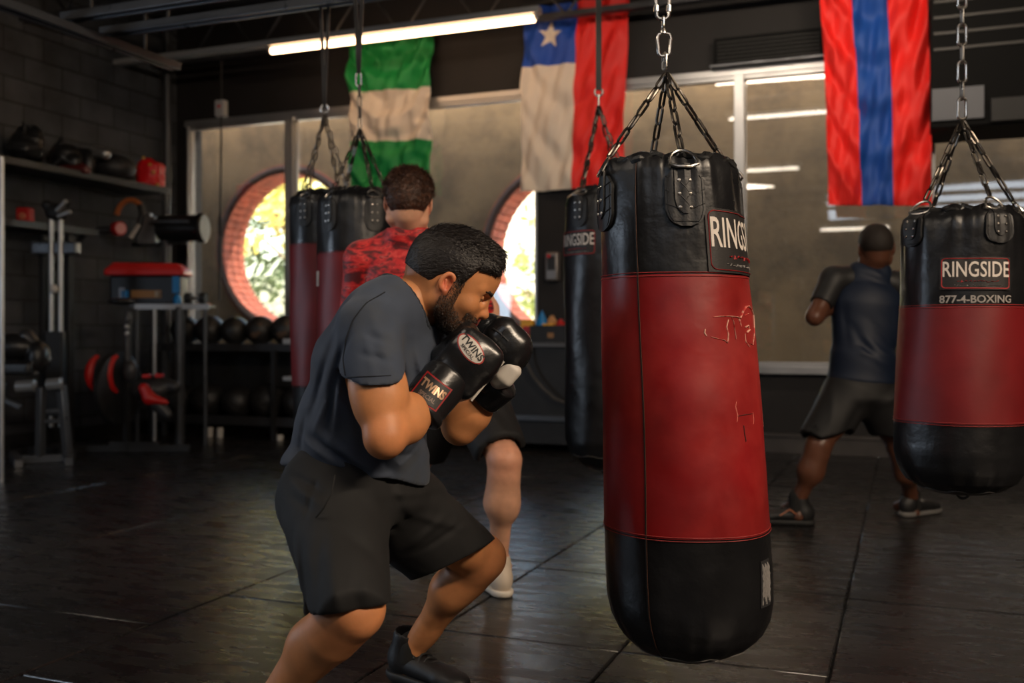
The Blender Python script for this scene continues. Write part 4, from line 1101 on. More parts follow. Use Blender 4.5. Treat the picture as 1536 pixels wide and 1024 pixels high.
hm_ = hair_field(Hm, cran, main_hair_region, .0024, .0035, mhn, smooth=1)
def hdir(l):
    top = sstep(.05, .10, l[:,2])[:, None]; return V3(1,0,.1)*top + np.stack([-.35+0*l[:,0], .0*l[:,0], -1+0*l[:,0]], 1)*(1-top)
def hlen(l): return .004+.010*sstep(.06, .12, l[:,2])+.008*sstep(.05, .09, l[:,0])*sstep(.05, .08, l[:,2])
hout = lambda l, n_: (np.sum(l*n_, 1) > -.02)
HB_ = mat('hair_black', (.012,.009,.008), .45, spec=.4, bump=.9, bscale=190, bdist=.004, stretch=(.5,1,1))
np_mesh('hair', [hm_, strands(*hm_, Hm, 14000, hdir, hlen, .0008, 3, .45, .35, hout)], HB_, man)
# ---- beard
def beard_region(l):
    ay = np.abs(l[:,1])
    top = l[:,2]+.012+.62*np.maximum(0, l[:,0]-.012)*1.0
    top = np.where((l[:,0] > .006) & (l[:,0] < .030), np.minimum(top, l[:,2]-.045), top)
    top = np.where(l[:,0] > .062, l[:,2]+.0225, top)
    back = -.012-l[:,0]+.25*np.maximum(0, -(l[:,2]+.05))
    bot = -.100-l[:,2]
    mouth = .0065-np.sqrt(((l[:,2]+.0585))**2+(np.maximum(0, ay-.016))**2); mouth = np.where(l[:,0] > .07, mouth, -.05)
    soul = np.where((l[:,0] > .07), .010-np.abs(l[:,2]+.0585)-.0*ay, -.05)
    ch = np.where((ay > .026) & (ay < .2) & (l[:,0] > .05), -.05, -.05)
    return np.maximum.reduce([top, back, bot, mouth])
bp_ = [t for t in hp if t[2] > 0][3:10]
bd_ = hair_field(Hm, [t for t in hp[:14]], beard_region, .0022, .0, lambda l: locks(l, 150, .0005, seed=9)+.0036+.004*sstep(.05,.0,l[:,0])+.002*sstep(-.05,-.09,l[:,2]), smooth=1)
BE_ = mat('beard_hair', (.030,.019,.013), .6, bump=1., bscale=260, bdist=.004, var=.4, vscale=120)
np_mesh('beard', [strands(*bd_, Hm, 20000, lambda l: np.stack([.45+0*l[:,0], 0*l[:,0], -1+0*l[:,0]], 1), lambda l: .0045+.005*sstep(-.05, -.1, l[:,2]), .00055, 5, .4, .5, hout)], BE_, man)
# eyebrows
def brow(f):
    pass
f = Field(Hm.o-V3(.05,.1,.06), Hm.o+V3(.15,.1,.12), .0016)
for s in (1, -1):
    pts = [Hm.p(.0955,s*.011,.0285), Hm.p(.0935,s*.024,.0325), Hm.p(.0855,s*.039,.0340), Hm.p(.0735,s*.054,.0295)]
    for (a, b), (r0, r1) in zip(zip(pts[:-1], pts[1:]), ((.0032,.0042),(.0042,.0038),(.0038,.0018))): f.add(Cone(a, b, r0, r1), .002)
f.warp(lambda x, y, z: .0008*np.sin(900*x+300*z)*np.sin(500*z))
np_mesh('eyebrows', [f.mesh()], MATS['beard_hair'], man)
# mouthguard
f = Field(Hm.o-V3(.02,.1,.12), Hm.o+V3(.15,.1,.0), .0016)
f.add(Ell(Hm.p(.083,0,-.0410), V3(.0135,.019,.0062), Hm.R), .001)
np_mesh('mouthguard', [f.mesh()], mat('mouthguard_red', srgb(200,40,34), .25), man)

# ---- t-shirt
side = sh_l-sh_r
SH = mat('shirt_cloth', srgb(54,63,79), .85, sheen=.06, var=.22, vscale=7, bump=.35, bscale=900, bdist=.0008, c2=srgb(62,66,72), c2scale=9, c2lo=.5, c2hi=.8)
f = Field(V3(-.66, 1.86, .48), V3(-.02, 2.62, 1.12), .005)
A = f.add
A(Tube2(K(535,722,2.26), K(535,690,2.26), (.185,.150), (.178,.146), hp_l-hp_r, .3), .02)
A(Tube2(K(535,700,2.26), K(543,635,2.24), (.176,.145), (.158,.128), hp_l-hp_r+side*.3), .03); A(Tube2(K(543,635,2.24), K(566,545,2.21), (.158,.128), (.172,.125), side), .03)
A(Tube2(K(566,545,2.21), K(594,480,2.21), (.172,.125), (.150,.088), side), .03)
for s in (1, -1): A(Cone(K(606,455,2.21)+s*unit(side)*.045, (sh_r if s < 0 else sh_l)+V3(-.002,0,.0), .056, .050), .035)
A(Ell(K(572,480,2.2), (.09,.14,.07)), .03)
# sleeves
d = el_r-sh_r; hem = sh_r+d*.56
A(Tube2(sh_r+V3(0,0,.0), hem+d*.1, (.064,.068), (.068,.066), (1,0,0), .6), .03)
dl = el_l-sh_l; heml = sh_l+dl*.5; A(Cone(sh_l, heml+dl*.1, .072, .066), .03)
f.cut(Plane(hem, -unit(d)*-1 if False else unit((.05,.0,-1))), 0) if False else None
class SleeveCut:   # removes the sleeve below its hem only near the arm
    def __init__(s, p, n, c, r): s.P = Plane(p, n); s.C = Cone(c[0], c[1], r, r)
    def box(s): return s.C.box()
    def d(s, x, y, z): return np.maximum(-s.P.d(x, y, z), s.C.d(x, y, z))
hemp = K(555,574,1.97); f.cut(SleeveCut(hemp, (.03,.25,-1), (hem+d*.02, el_r+d*.1), .092), .004)
f.cut(SleeveCut(heml, unit(dl), (heml, el_l+dl*.1), .10), .004)
# folds
f.warp(lambda x, y, z: .0032*vnoise(x*1.2, y, z*.6, 22, 11, 2) + .0016*vnoise(x, y, z*1.1, 60, 4, 2))
def folds(f, Dref, lines, ymax=9):
    """soft folds in the cloth: (x0,y0,x1,y1,width,depth) seen side on"""
    def fn(x, y, z):
        px = 768+F*x/Dref; py = HZ-F*(z-CH)/Dref; v = 0
        for (x0, y0, x1, y1, w_, a) in lines:
            dx, dy = x1-x0, y1-y0; L2 = dx*dx+dy*dy; t = np.clip(((px-x0)*dx+(py-y0)*dy)/L2, 0, 1)
            d2 = (px-x0-dx*t)**2+(py-y0-dy*t)**2; v = v+a*np.exp(-d2/(w_*w_))*(4*t*(1-t)*.8+.2)
        return v*(y < ymax)+0*y
    f.warp(fn)
FK = 1.5
folds(f, 2.1, [(a_, b_, c_, d_, w_, k_*FK) for a_, b_, c_, d_, w_, k_ in [(508,500,458,640,6,-.006),(520,515,488,660,6,-.007),(534,560,545,690,7,-.006),(515,560,505,650,5,.004),(446,655,530,705,6,.006),(440,672,500,712,6,-.005),(470,640,565,712,7,.006),(470,655,560,722,6,-.006),(555,640,602,705,8,.007),(540,660,585,715,6,-.007),(590,712,628,668,8,.008),(600,690,634,640,6,-.006),(500,590,470,650,5,.005),
  (598,515,560,500,5,-.004),(600,540,552,528,5,-.004),(560,450,600,560,9,.003),(520,470,508,560,7,.003),(575,560,560,500,6,.003),(512,545,540,500,4,-.003),(610,500,628,600,9,-.005),(622,520,640,600,7,.005),(455,620,445,680,4,-.004)]], 2.25)
# hem plane of the shirt, dipping toward the front
P0, P1, P2 = K(425,692,2.32), K(520,712,2.08), K(615,724,2.20)
nn = np.cross(P1-P0, P2-P0); nn = nn if nn[2] < 0 else -nn
f.cut(Plane(P1, nn) if False else type('Q', (), {'box': lambda s: None, 'd': lambda s, x, y, z: -Plane(P1+V3(0,0,0), nn).d(x, y, z)+.004*np.sin(40*x+10*y)})(), .004)
# collar opening
f.cut(Cone(K(605,464,2.20)+V3(0,0,.012), Hm.p(-.01,0,.05), .075, .09), .006)
ps, q = f.mesh(); ps = relax(ps, q, 2)
shirt = np_mesh('t_shirt', [(ps, q)], SH, man); f_shirt = f
# ribbed collar
f = Field(Hm.o-V3(.25,.15,.25), Hm.o+V3(.1,.15,.1), .003)
cn = unit(nk1-K(605,472,2.21)); cc = K(615,452,2.205); s1 = unit(side-cn*(side@cn)); s2 = np.cross(cn, s1)
pts = [cc+s1*.075*math.cos(t)+s2*.077*math.sin(t)+cn*(.010*math.cos(2*t)) for t in np.linspace(0, 2*PI, 33)]
for a, b in zip(pts[:-1], pts[1:]): f.add(Cone(a, b, .007, .007), .004)
np_mesh('collar', [f.mesh()], mat('collar_cloth', srgb(36,42,52), .85, bump=.5, bscale=500, bdist=.001), shirt)
# sleeve hem stitch line
mbh = MB()
# ---- shorts
SK = mat('shorts_cloth', (.006,.006,.0065), .8, bump=.3, bscale=700, bdist=.0008, var=.25, vscale=6)
f = Field(V3(-.66, 1.74, .25), V3(.06, 2.78, .80), .0055)
f.add(Tube2(K(533,685,2.27), K(535,755,2.26), (.172,.140), (.178,.142), hp_l-hp_r, .4), .02)
hr = K(526,909,1.932); f.add(Tube2(K(500,745,2.19), hr+(hr-K(500,745,2.19))*.12, (.122,.130), (.073,.090), (1,0,0), .3), .04)
hl = K(681,836,2.50); ax_ = hl-K(583,745,2.34); f.add(Tube2(K(580,745,2.34), hl+ax_*.35, (.115,.120), (.104,.102), V3(-.4,0,.9), .3), .035)
f.warp(lambda x, y, z: .0035*vnoise(x, y, z*.7, 20, 21, 2) + .0012*vnoise(x, y, z, 70, 22, 2))
folds(f, 2.1, [(575,715,600,800,9,-.008),(590,820,520,770,8,-.005),(640,730,725,795,7,-.006),(630,755,715,812,7,-.006),(612,790,690,832,7,.006),(640,700,730,780,8,.006),(480,712,470,770,5,-.005),(436,712,505,735,5,-.006),(440,726,505,748,5,.005),(434,740,490,760,4,-.004),(520,790,548,890,10,.007),(500,780,512,890,9,-.005),(470,800,488,890,6,-.006),(560,820,565,890,7,-.005),(455,780,470,870,5,.004),(600,850,660,800,7,.006),(610,862,690,815,5,-.005),(540,720,640,735,6,-.004),(560,742,650,760,6,.004)])
def cutp(f, p, n, reg=None): f.cut(type('Q', (), {'box': lambda s: None if reg is None else reg.box(), 'd': lambda s, x, y, z: (-Plane(p, n).d(x, y, z) if reg is None else np.maximum(-Plane(p, n).d(x, y, z), reg.d(x, y, z)))})(), .003)
q0, q1 = K(470,913,1.99), K(567,903,1.95); u_ = q1-q0; n_ = unit(np.cross(u_, (-.17,1,-.16))); n_ = n_ if n_[2] < 0 else -n_
cutp(f, q0, n_, Cone(hr, hr+V3(-.02,-.08,-.12), .13, .14))
q0, q1 = K(739,811,2.50), K(612,871,2.46); u_ = q1-q0; n_ = unit(np.cross(u_, (-.06,1,-.15))); n_ = n_ if n_@ax_ > 0 else -n_
cutp(f, q0, n_, Cone(hl+unit(ax_)*.03, hl+ax_*.7, .17, .2))
# open the leg ends
f.cut(Cone(kn_r, hr+(kn_r-hr)*.1+V3(0,0,-.05), .058, .056), .003); f.cut(Cone(kn_l, hl, .072, .070), .004)
ps, q = f.mesh(); shorts = np_mesh('shorts', [(relax(ps, q, 2), q)], SK, man)
# side slit and pocket edge on the near side
mb = MB(); mb.tube([P(x, y, D) for x, y, D in ((502,712,2.0),(497,740,1.985),(485,762,1.98),(474,776,1.99))], .0022, 6); mb.build('pocket_edge', mat('shorts_seam', (.004,.004,.004), .8), shorts)
f = Field(V3(-.48, 1.9, .3), V3(-.34, 2.2, .62), .004); f.add(RBox(K(474,895,2.06), (.022,.03,.035), .01), 0)
np_mesh('slit_flap', [f.mesh()], SK, shorts)

# ---- shoes
def shoe(parent, an, fdir, cupper, csole, name='shoe', sc=1.0, pitch=0., accents=True, lace=True):
    g = V3(an[0], an[1], 0.0); lift = max(0, an[2]-.095*sc)*1.0; fd = unit(fdir)
    fr = frame(fd+V3(0,0,-math.sin(pitch)), (0,0,1)); L = Loc(g+V3(0,0,lift), fr, sc)
    f = Field(L.o-V3(.22,.22,.05), L.o+V3(.30,.30,.24), .004)
    E = lambda c, r: Ell(L.p(*c), V3(r)*sc, fr)
    f.add(E((-.035,0,.055), (.045,.036,.050)), .02); f.add(Tube2(L.p(-.02,0,.05), L.p(.12,0,.040), (.037*sc,.036*sc), (.042*sc,.026*sc), L.v(0,1,0)), .02)
    f.add(E((.15,0,.034), (.050,.042,.026)), .02); f.add(Cone(L.p(-.022,0,.07), L.p(-.012,0,.118), .040*sc, .041*sc), .015)
    f.cut(Cone(L.p(-.010,0,.10), L.p(-.006,0,.17), .033*sc, .036*sc), .004); f.cut(type('Q', (), {'box': lambda s: None, 'd': lambda s, x, y, z: Plane(L.p(0,0,.014), L.R[2]).d(x, y, z)})(), .002)
    up = np_mesh('shoe', [f.mesh()], cupper, parent)
    f = Field(L.o-V3(.22,.22,.05), L.o+V3(.30,.30,.24), .0035); f.add(E((-.035,0,.016), (.050,.040,.03)), .01); f.add(Tube2(L.p(-.03,0,.016), L.p(.13,0,.016), (.040*sc,.03*sc), (.046*sc,.03*sc), L.v(0,1,0)), .01); f.add(E((.155,0,.018), (.052,.045,.028)), .01)
    f.cut(type('Q', (), {'box': lambda s: None, 'd': lambda s, x, y, z: -Plane(L.p(0,0,.024), L.R[2]).d(x, y, z)})(), .002); f.cut(type('Q', (), {'box': lambda s: None, 'd': lambda s, x, y, z: z-.001})(), .002)
    np_mesh('sole', [f.mesh()], csole, up)
    if lace:
        mb = MB()
        for k in range(5):
            x = .035+.018*k; zz = .083-.0075*k
            pts = [W(*L.p(x+.006*math.sin(t*3), t*.026, zz+.010-.010*t*t*2)) for t in np.linspace(-1, 1, 7)]; mb.tube(pts, .0032*sc, 6)
        mb.build('laces', csole, up)
    return up
SB = mat('shoe_black', (.012,.012,.013), .5, bump=.4, bscale=300, bdist=.002); SB2 = mat('sole_black', (.02,.02,.02), .6)
shoe(man, an_l+V3(0,0,.012), ft_l, SB, SB2); shoe(man, an_r, ft_r, SB, SB2)
# ankle sock
f = Field(an_l-V3(.1,.1,.1), an_l+V3(.1,.1,.1), .004); f.add(Cone(an_l-V3(0,0,.02), an_l+V3(.003,0,.012), .040, .040), .01); np_mesh('sock', [f.mesh()], mat('sock_black', (.01,.01,.01), .9), man)

# ---- gloves
GL = mat('glove_leather', (.011,.011,.012), .30, bump=.25, bscale=35, bdist=.006, coat=.25, var=.2, vscale=10, rvar=.06)
GW = mat('glove_white', srgb(205,198,188), .45, bump=.2, bscale=30, bdist=.004)
GT = mat('patch_gold', srgb(196,160,130), .35, .5)
def glove_text(s, o, ux, uy, un, size, sx, m, parent, bend=0., name='lettering', bold=.0):
    vs, fs = text_mesh(s, size, sx=sx, bold=bold); mb = MB(); o = V3(o)
    mb.add([W(*(o+ux*x+uy*y+un*(-bend*(x*x)-bend*.5*y*y))) for x, y in vs], fs); return mb.build(name, m, parent, smooth=0)
# (seams of the shirt are sewn on further down)
# near (right) glove; axis runs up-right from the wrist
w0 = K(640,610,2.15); w1 = K(722,512,2.17); ax = unit(w1-w0); tv = V3(0,-1,0); tv = unit(tv-ax*(tv@ax)); sv = np.cross(ax, tv)   # sv: across the fist
if sv[0] < 0: sv = -sv
Rg = np.array([ax, sv, tv])
f = Field(K(700,545,2.17)-V3(.16,.15,.16), K(700,540,2.17)+V3(.16,.15,.16), .0035)
c = K(700,546,2.17)
f.add(RBox(c-ax*.008, (.056,.055,.050), .020, Rg), .01); f.add(RBox(c+ax*.032+tv*.002, (.036,.057,.056), .020, Rg), .015)
f.add(Ell(c+ax*.020+sv*.005+tv*.014, V3(.052,.053,.052), Rg), .02)
f.add(Cone(c-ax*.06-sv*.005, c-ax*.01, .046, .055), .02)
f.add(Cone(c-sv*.050-ax*.020+tv*-.01, c-sv*.045+ax*.055-tv*.01, .026, .024), .015)          # thumb along the upper edge
f.cut(Cone(c-sv*.018-ax*.02-tv*.05, c-sv*.02+ax*.06-tv*.055, .012, .010), .01)
f.warp(lambda x, y, z: .0012*vnoise(x, y, z, 45, 31, 2))
ps, q = f.mesh(); gn = np_mesh('boxing_glove', [(relax(ps, q, 2), q)], GL, man)
gn['label'] = 'black leather glove with a white oval badge, nearer the viewer'
def on_glove(fld, o, n):
    """march from o along -n until the glove surface"""
    p = V3(o)
    for _ in range(110):
        q = (p-fld.lo)/fld.h; i = np.clip(np.floor(q).astype(int), 0, fld.n-2); t = q-i; g = fld.f[i[0]:i[0]+2, i[1]:i[1]+2, i[2]:i[2]+2]
        g = g[0]*(1-t[0])+g[1]*t[0]; g = g[0]*(1-t[1])+g[1]*t[1]; v = float(g[0]*(1-t[2])+g[1]*t[2])
        if v < .0002: break
        p = p-n*max(.00015, min(v*.8, .004))
    return p
def badge_oval(fld, o, ux, uy, n, a, b, m, parent, name, lift=.0012):
    rows = []
    mb = MB(); rings = 7; seg = 40; vs = []
    for i in range(rings+1):
        for k in range(seg):
            t = 2*PI*k/seg; r = i/rings; p = on_glove(fld, o+ux*a*r*math.cos(t)+uy*b*r*math.sin(t)+n*.06, n)+n*lift; vs.append(W(*p))
    mb.add(vs, [(i*seg+k, i*seg+(k+1) % seg, (i+1)*seg+(k+1) % seg, (i+1)*seg+k) for i in range(rings) for k in range(seg)])
    return mb.build(name, m, parent, doubles=True, smooth=180)
def surf_text3(fld, s, o, ux, uy, n, size, sx, m, parent, lift=.002, bold=0.):
    vs, fs = text_mesh(s, size, sx=sx, bold=bold); mb = MB()
    mb.add([W(*(on_glove(fld, o+ux*x+uy*y+n*.05, n)+n*lift)) for x, y in vs], fs); return mb.build('lettering', m, parent, smooth=0)
tvn = V3(0,-1,0)
SEAM = mat('seam_dark', srgb(26,30,38), .9)
def seam(fld, path, r, nm, parent, m):
    pts = []
    for (x0, y0), (x1, y1) in zip(path[:-1], path[1:]):
        for t in (0, .25, .5, .75): pts.append((x0+(x1-x0)*t, y0+(y1-y0)*t))
    pts.append(path[-1]); mb = MB(); mb.tube([W(*(on_glove(fld, K(x, y, 1.90), V3(0,-1,0))+V3(0,-.0006,0))) for x, y in pts], r, 5); mb.build(nm, m, parent)
seam(f_shirt, [(560,432),(536,452),(517,478),(504,510),(500,540),(505,566)], .0014, 'armhole_seam', shirt, SEAM)
seam(f_shirt, [(510,569),(530,567),(555,566),(580,565)], .0010, 'sleeve_stitching', shirt, SEAM)
bo = K(706,523,2.10); bx = unit(V3(.62,0,-.78)); by = unit(V3(.78,0,.62))
badge_oval(f, bo, bx, by, tvn, .0385, .0205, mat('badge_red', srgb(170,50,44), .5), gn, 'badge_rim', .0008)
bd = badge_oval(f, bo, bx, by, tvn, .0355, .0180, GW, gn, 'badge', .0016)
surf_text3(f, 'TWINS', bo+by*.004, bx, by, tvn, .021, 1.0, mat('badge_print', (.02,.02,.02), .6), bd, .0026, .0006)
surf_text3(f, 'SPECIAL', bo-by*.0095, bx, by, tvn, .010, 1.1, MATS['badge_print'], bd, .0026, .0002)
# white piping on the lower edge
mb = MB(); pts = []
for t in np.linspace(-.055, .055, 14):
    p = c+ax*t+sv*.058+tv*.022; pts.append(W(*p))
mb.tube(pts, .0028, 8); mb.build('piping', GW, gn)
# cuff
cf0, cf1 = K(630,616,2.095), K(671,567,2.14); ca_ = unit(cf1-cf0); fn = unit(tvn-ca_*(tvn@ca_)); fs_ = np.cross(ca_, fn); fs_ = fs_ if fs_[0] > 0 else -fs_
f = Field(cf0-V3(.09,.09,.09), cf1+V3(.09,.09,.09), .0033); f.add(Tube2(cf0, cf1, (.050,.042), (.053,.047), fs_, .35), .01); f.add(Tube2(cf0-ca_*.004, cf0+ca_*.004, (.054,.045), (.054,.045), fs_, .2), .006); f.cut(Cone(cf0-ca_*.06, cf0+ca_*.004, .037, .035), .004)
cu = np_mesh('cuff', [f.mesh()], GL, gn)
po = K(645,592,2.09)+fn*0; px_ = unit(V3(.80,0,-.60)); py_ = unit(V3(.60,0,.80)); po = K(645,588,2.04)
def patch_sq(fld, o, ux, uy, n, a, b, m, parent, name, lift, nn=8):
    mb = MB(); mb.strip([[W(*(on_glove(fld, o+ux*a*(2*i/nn-1)+uy*b*(2*j/nn-1)+n*.06, n)+n*lift)) for i in range(nn+1)] for j in range(nn+1)]); return mb.build(name, m, parent, smooth=180)
patch_sq(f, po, px_, py_, tvn, .0335, .0275, M['label_red'], cu, 'patch_border', .0010)
pp = patch_sq(f, po, px_, py_, tvn, .0305, .0245, M['label_black'], cu, 'brand_patch', .0020)
surf_text3(f, 'TWINS', po+py_*.006, px_, py_, tvn, .0235, .80, GT, pp, .003, .0010); surf_text3(f, 'SPECIAL', po-py_*.014, px_, py_, tvn, .012, .95, mat('patch_grey', srgb(120,100,90), .5), pp, .003, .0003)
# far (left) glove: fist up, white palm side low
c = K(757,520,2.33); ax = unit(V3(.30,.05,.62)); tv = V3(0,-1,0); tv = unit(tv-ax*(tv@ax)); sv = np.cross(ax, tv); sv = sv if sv[0] > 0 else -sv; Rg = np.array([ax, sv, tv])
ax2 = unit(V3(.62,.1,-.70)); tv2 = unit(tv-ax2*(tv@ax2)); sv2 = np.cross(ax2, tv2); R2 = np.array([ax2, sv2, tv2])
f = Field(c-V3(.17,.16,.19), c+V3(.17,.16,.16), .0035)
f.add(RBox(K(759,510,2.33), (.054,.043,.055), .032, R2), .01); f.add(RBox(K(750,535,2.34), (.05,.045,.05), .03, R2), .03); f.add(Ell(K(768,524,2.33), V3(.036,.040,.05), R2), .03)
f.add(Cone(K(742,575,2.36), K(752,545,2.35), .040, .042), .02); f.add(Cone(K(722,505,2.36), K(735,482,2.35), .022, .020), .015)
f.warp(lambda x, y, z: .0012*vnoise(x, y, z, 45, 33, 2))
f_far = f; ps, q = f.mesh(); gf = np_mesh('boxing_glove', [(relax(ps, q, 2), q)], GL, man); gf['label'] = 'black leather glove with a white palm, farther from the viewer'
f2_ = Field(c-V3(.17,.16,.19), c+V3(.17,.16,.16), .0035); f2_.add(RBox(K(762,560,2.305), (.030,.024,.026), .016, np.array([unit(V3(.65,0,.75)), unit(V3(.75,0,-.65)), V3(0,1,0)])), .0); f2_.add(Ell(K(748,572,2.31), (.020,.02,.018)), .01)
np_mesh('palm_panel', [f2_.mesh()], GW, gf)
f3_ = Field(c-V3(.2,.16,.22), c+V3(.17,.16,.16), .0035); f3_.add(Tube2(K(727,596,2.385), K(752,574,2.36), (.044,.040), (.046,.042), V3(.6,0,-.7), .35), .01); np_mesh('cuff', [f3_.mesh()], GL, gf)
def sewn(paths, r, nm, m, closed=False):
    mb = MB()
    for path in paths:
        pts = []
        for (x0, y0), (x1, y1) in zip(path[:-1], path[1:]):
            for t in (0, .33, .66): pts.append((x0+(x1-x0)*t, y0+(y1-y0)*t))
        pts.append(path[-1]); mb.tube([W(*(on_glove(f_far, K(x, y, 2.18), V3(0,-1,0))+V3(0,-.0008,0))) for x, y in pts], r, 6)
    return mb.build(nm, m, gf)
sewn([[(738,492),(750,500),(762,512)]], .0022, 'glove_lace', M['black_paint']); sewn([[(757,494),(752,505),(745,514)]], .0022, 'glove_lace', M['black_paint'])
# ================= the man in the red shirt, seen from behind
red = thing('person', 'man in a red camouflage shirt and black shorts, seen from behind', 'person', W(*C3(690, 600, 3.75)[:2], 0))
DD = 3.75
rs = dict(nk=K(612,325,3.70), c7=K(617,345,3.72), chest=K(612,410,3.74), waist=K(655,500,3.78), pelv=K(690,575,3.80),
  shl=K(545,390,3.74), shr=K(672,385,3.70), ell=K(530,478,3.80), elr=K(737,492,3.72), wrl=K(590,440,3.98), wrr=K(722,430,3.86),
  hl=K(665,600,3.84), hr_=K(716,600,3.78), kl=K(612,720,3.95), kr=K(757,690,3.55), al=K(622,845,4.02), ar=K(748,838,3.66))
HR = Loc(K(612,308,3.66), frame(unit(V3(-.10,1,-.12)), (0.04,.12,1)), 1.0)
hpr = head_prims(HR)
def rbody(A):
    r = rs; side = V3(1,-.1,0)
    A(Cone(r['c7'], HR.p(-.02,0,-.03), .062, .056), .03); A(Tube2(r['pelv'], r['waist'], (.14,.10), (.13,.09), side), .03); A(Tube2(r['waist'], r['chest'], (.13,.09), (.16,.10), side), .03)
    for a, b in (('shl','ell'),('shr','elr')):
        A(Cone(r['c7']+V3(0,0,-.04), r[a], .045, .05), .03); A(Cone(r[a], r[b], .05, .036), .03)
    A(Cone(r['ell'], r['wrl'], .038, .028), .02); A(Cone(r['elr'], r['elr']+(r['wrr']-r['elr'])*.45, .042, .044), .02); A(Cone(r['elr']+(r['wrr']-r['elr'])*.45, r['wrr'], .044, .029), .02)
    for w_ in ('wrl','wrr'): A(Ell(r[w_]+V3(.0,-.05,.03), (.042,.05,.042)), .02)
def leg_set(A, hip, kn, an, k=1.0, back=V3(0,-1,0)):
    d = kn-hip; s = an-kn; L = np.linalg.norm(s); s = s/L; bk = unit(back-s*(back@s)); lat = np.cross(s, bk)
    A(Cone(hip, hip+d*.55, .088*k, .070*k), .03); A(Cone(hip+d*.5, kn, .072*k, .054*k), .03)
    A(Ell(kn-bk*.012, V3(.050,.050,.052)*k), .02); A(Cone(kn, kn+s*L*.25, .054*k, .052*k), .03)
    A(Cone(kn+s*L*.14+bk*.018+lat*.012, kn+s*L*.40+bk*.020+lat*.014, .042*k, .050*k), .025); A(Cone(kn+s*L*.14+bk*.018-lat*.014, kn+s*L*.44+bk*.018-lat*.016, .042*k, .047*k), .025)
    A(Cone(kn+s*L*.40+bk*.016, kn+s*L*.84+bk*.006, .052*k, .026*k), .04); A(Cone(kn+s*L*.1-bk*.006, kn+s*L*.9-bk*.002, .036*k, .026*k), .02); A(Cone(kn+s*L*.75, an, .030*k, .032*k), .02)
    A(Cone(an+bk*.022, an+bk*.026-V3(0,0,.05), .016*k, .026*k), .02)
    for q in (1, -1): A(Ell(an+lat*.026*q*k, V3(.016,.016,.018)*k), .012)
def rlegs(A):
    leg_set(A, rs['hl'], rs['kl'], rs['al'], .95); leg_set(A, rs['hr_'], rs['kr'], rs['ar'], 1.0)
def skin_basic(base, redc, L, knees=()):
    def fn(pos):
        b = np.tile(np.array(base), (len(pos), 1)); n = vnoise(pos[:,0], pos[:,1], pos[:,2], 30, 3); b = b*(1+.08*n[:, None]); l = L.inv(pos)
        m = (.6*np.exp(-((np.abs(l[:,1])-.082)/.012)**2-((l[:,2])/.035)**2-((l[:,0])/.03)**2))[:, None]; b = b*(1-m)+np.array(redc)*m
        for k_ in knees:
            m = (.45*np.exp(-(np.linalg.norm(pos-k_, axis=1)/.07)**2))[:, None]; b = b*(1-m)+np.array(redc)*m
        return b
    return fn
prt = [grid_mesh(V3(-.72,3.25,.0), V3(.12,4.2,1.34), .008, lambda A: (rbody(A), rlegs(A), A(Cone(rs['al'], rs['al']+V3(-.02,.1,-.05), .032, .03), .02), A(Cone(rs['ar'], rs['ar']+V3(.02,.1,-.05), .032, .03), .02)), 1),
       grid_mesh(HR.o-V3(.13,.13,.15), HR.o+V3(.13,.13,.17), .003, lambda A: A(Cone(rs['c7'], HR.p(-.02,0,-.03), .062, .056), .03), 1, lambda f: apply(f, hpr))]
np_mesh('body', prt, mat('skin_fair', srgb(216,160,130), **SKIN_KW), red, skin_basic(srgb(218,164,134), srgb(206,108,84), HR, (rs['kr'],)))
def short_region(nape=-.045, fr=.085):
    def fn(l):
        ay = np.abs(l[:,1]); front = l[:,0]-fr
        low = np.where(l[:,0] > .012, (.075-l[:,2]), np.where(l[:,0] > -.03, .010-l[:,2]-(l[:,0]-.012)*0, nape-l[:,2]+.15*ay))
        ear = np.where(ay > .05, .032-np.sqrt((l[:,0]+.004)**2+(l[:,2]-.002)**2), -.05)
        return np.maximum(np.maximum(front, low), ear)
    return fn
cr_ = [(p, k, op) for p, k, op in hpr[:3]]
hr_m = hair_field(HR, cr_, short_region(-.052), .0032, .004, lambda l: locks(l, 60, .005, seed=4)+.004+.008*sstep(.0,.08,l[:,2]), smooth=1)
np_mesh('hair', [hr_m, strands(*hr_m, HR, 9000, lambda l: np.stack([.3*np.sin(60*l[:,1]+30*l[:,2]), .8*np.sin(50*l[:,0]+40*l[:,2]), -1+.6*np.sin(70*l[:,1])], 1), lambda l: .006+.014*sstep(-.02, .08, l[:,2]), .0014, 7, .5, .8)], mat('hair_brown', srgb(66,42,30), .5, bump=.9, bscale=90, bdist=.006, var=.4, vscale=60, c2=srgb(104,66,44), c2scale=30, c2lo=.5, c2hi=.75), red)
# shirt with a red camouflage print
cm = bpy.data.materials.new('camouflage_cloth'); cm.use_nodes = True; nt = cm.node_tree; b = nt.nodes['Principled BSDF']; tc = nt.nodes.new('ShaderNodeTexCoord'); mp = nt.nodes.new('ShaderNodeMapping'); mp.inputs['Scale'].default_value = (1,1,2.6)
nz = nt.nodes.new('ShaderNodeTexNoise'); nz.inputs['Scale'].default_value = 16; nz.inputs['Detail'].default_value = 4; nz.inputs['Distortion'].default_value = .8; nt.links.new(tc.outputs['Object'], mp.inputs[0]); nt.links.new(mp.outputs[0], nz.inputs['Vector'])
rp = nt.nodes.new('ShaderNodeValToRGB'); rp.color_ramp.interpolation = 'CONSTANT'; e = rp.color_ramp.elements; e[0].position = 0; e[0].color = (*srgb(92,10,16),1); e[1].position = .44; e[1].color = (*srgb(150,18,24),1)
for p_, c_ in ((.49, srgb(196,26,30)), (.56, srgb(214,60,56)), (.61, srgb(120,14,20)), (.66, srgb(206,90,84))): q = e.new(p_); q.color = (*c_, 1)
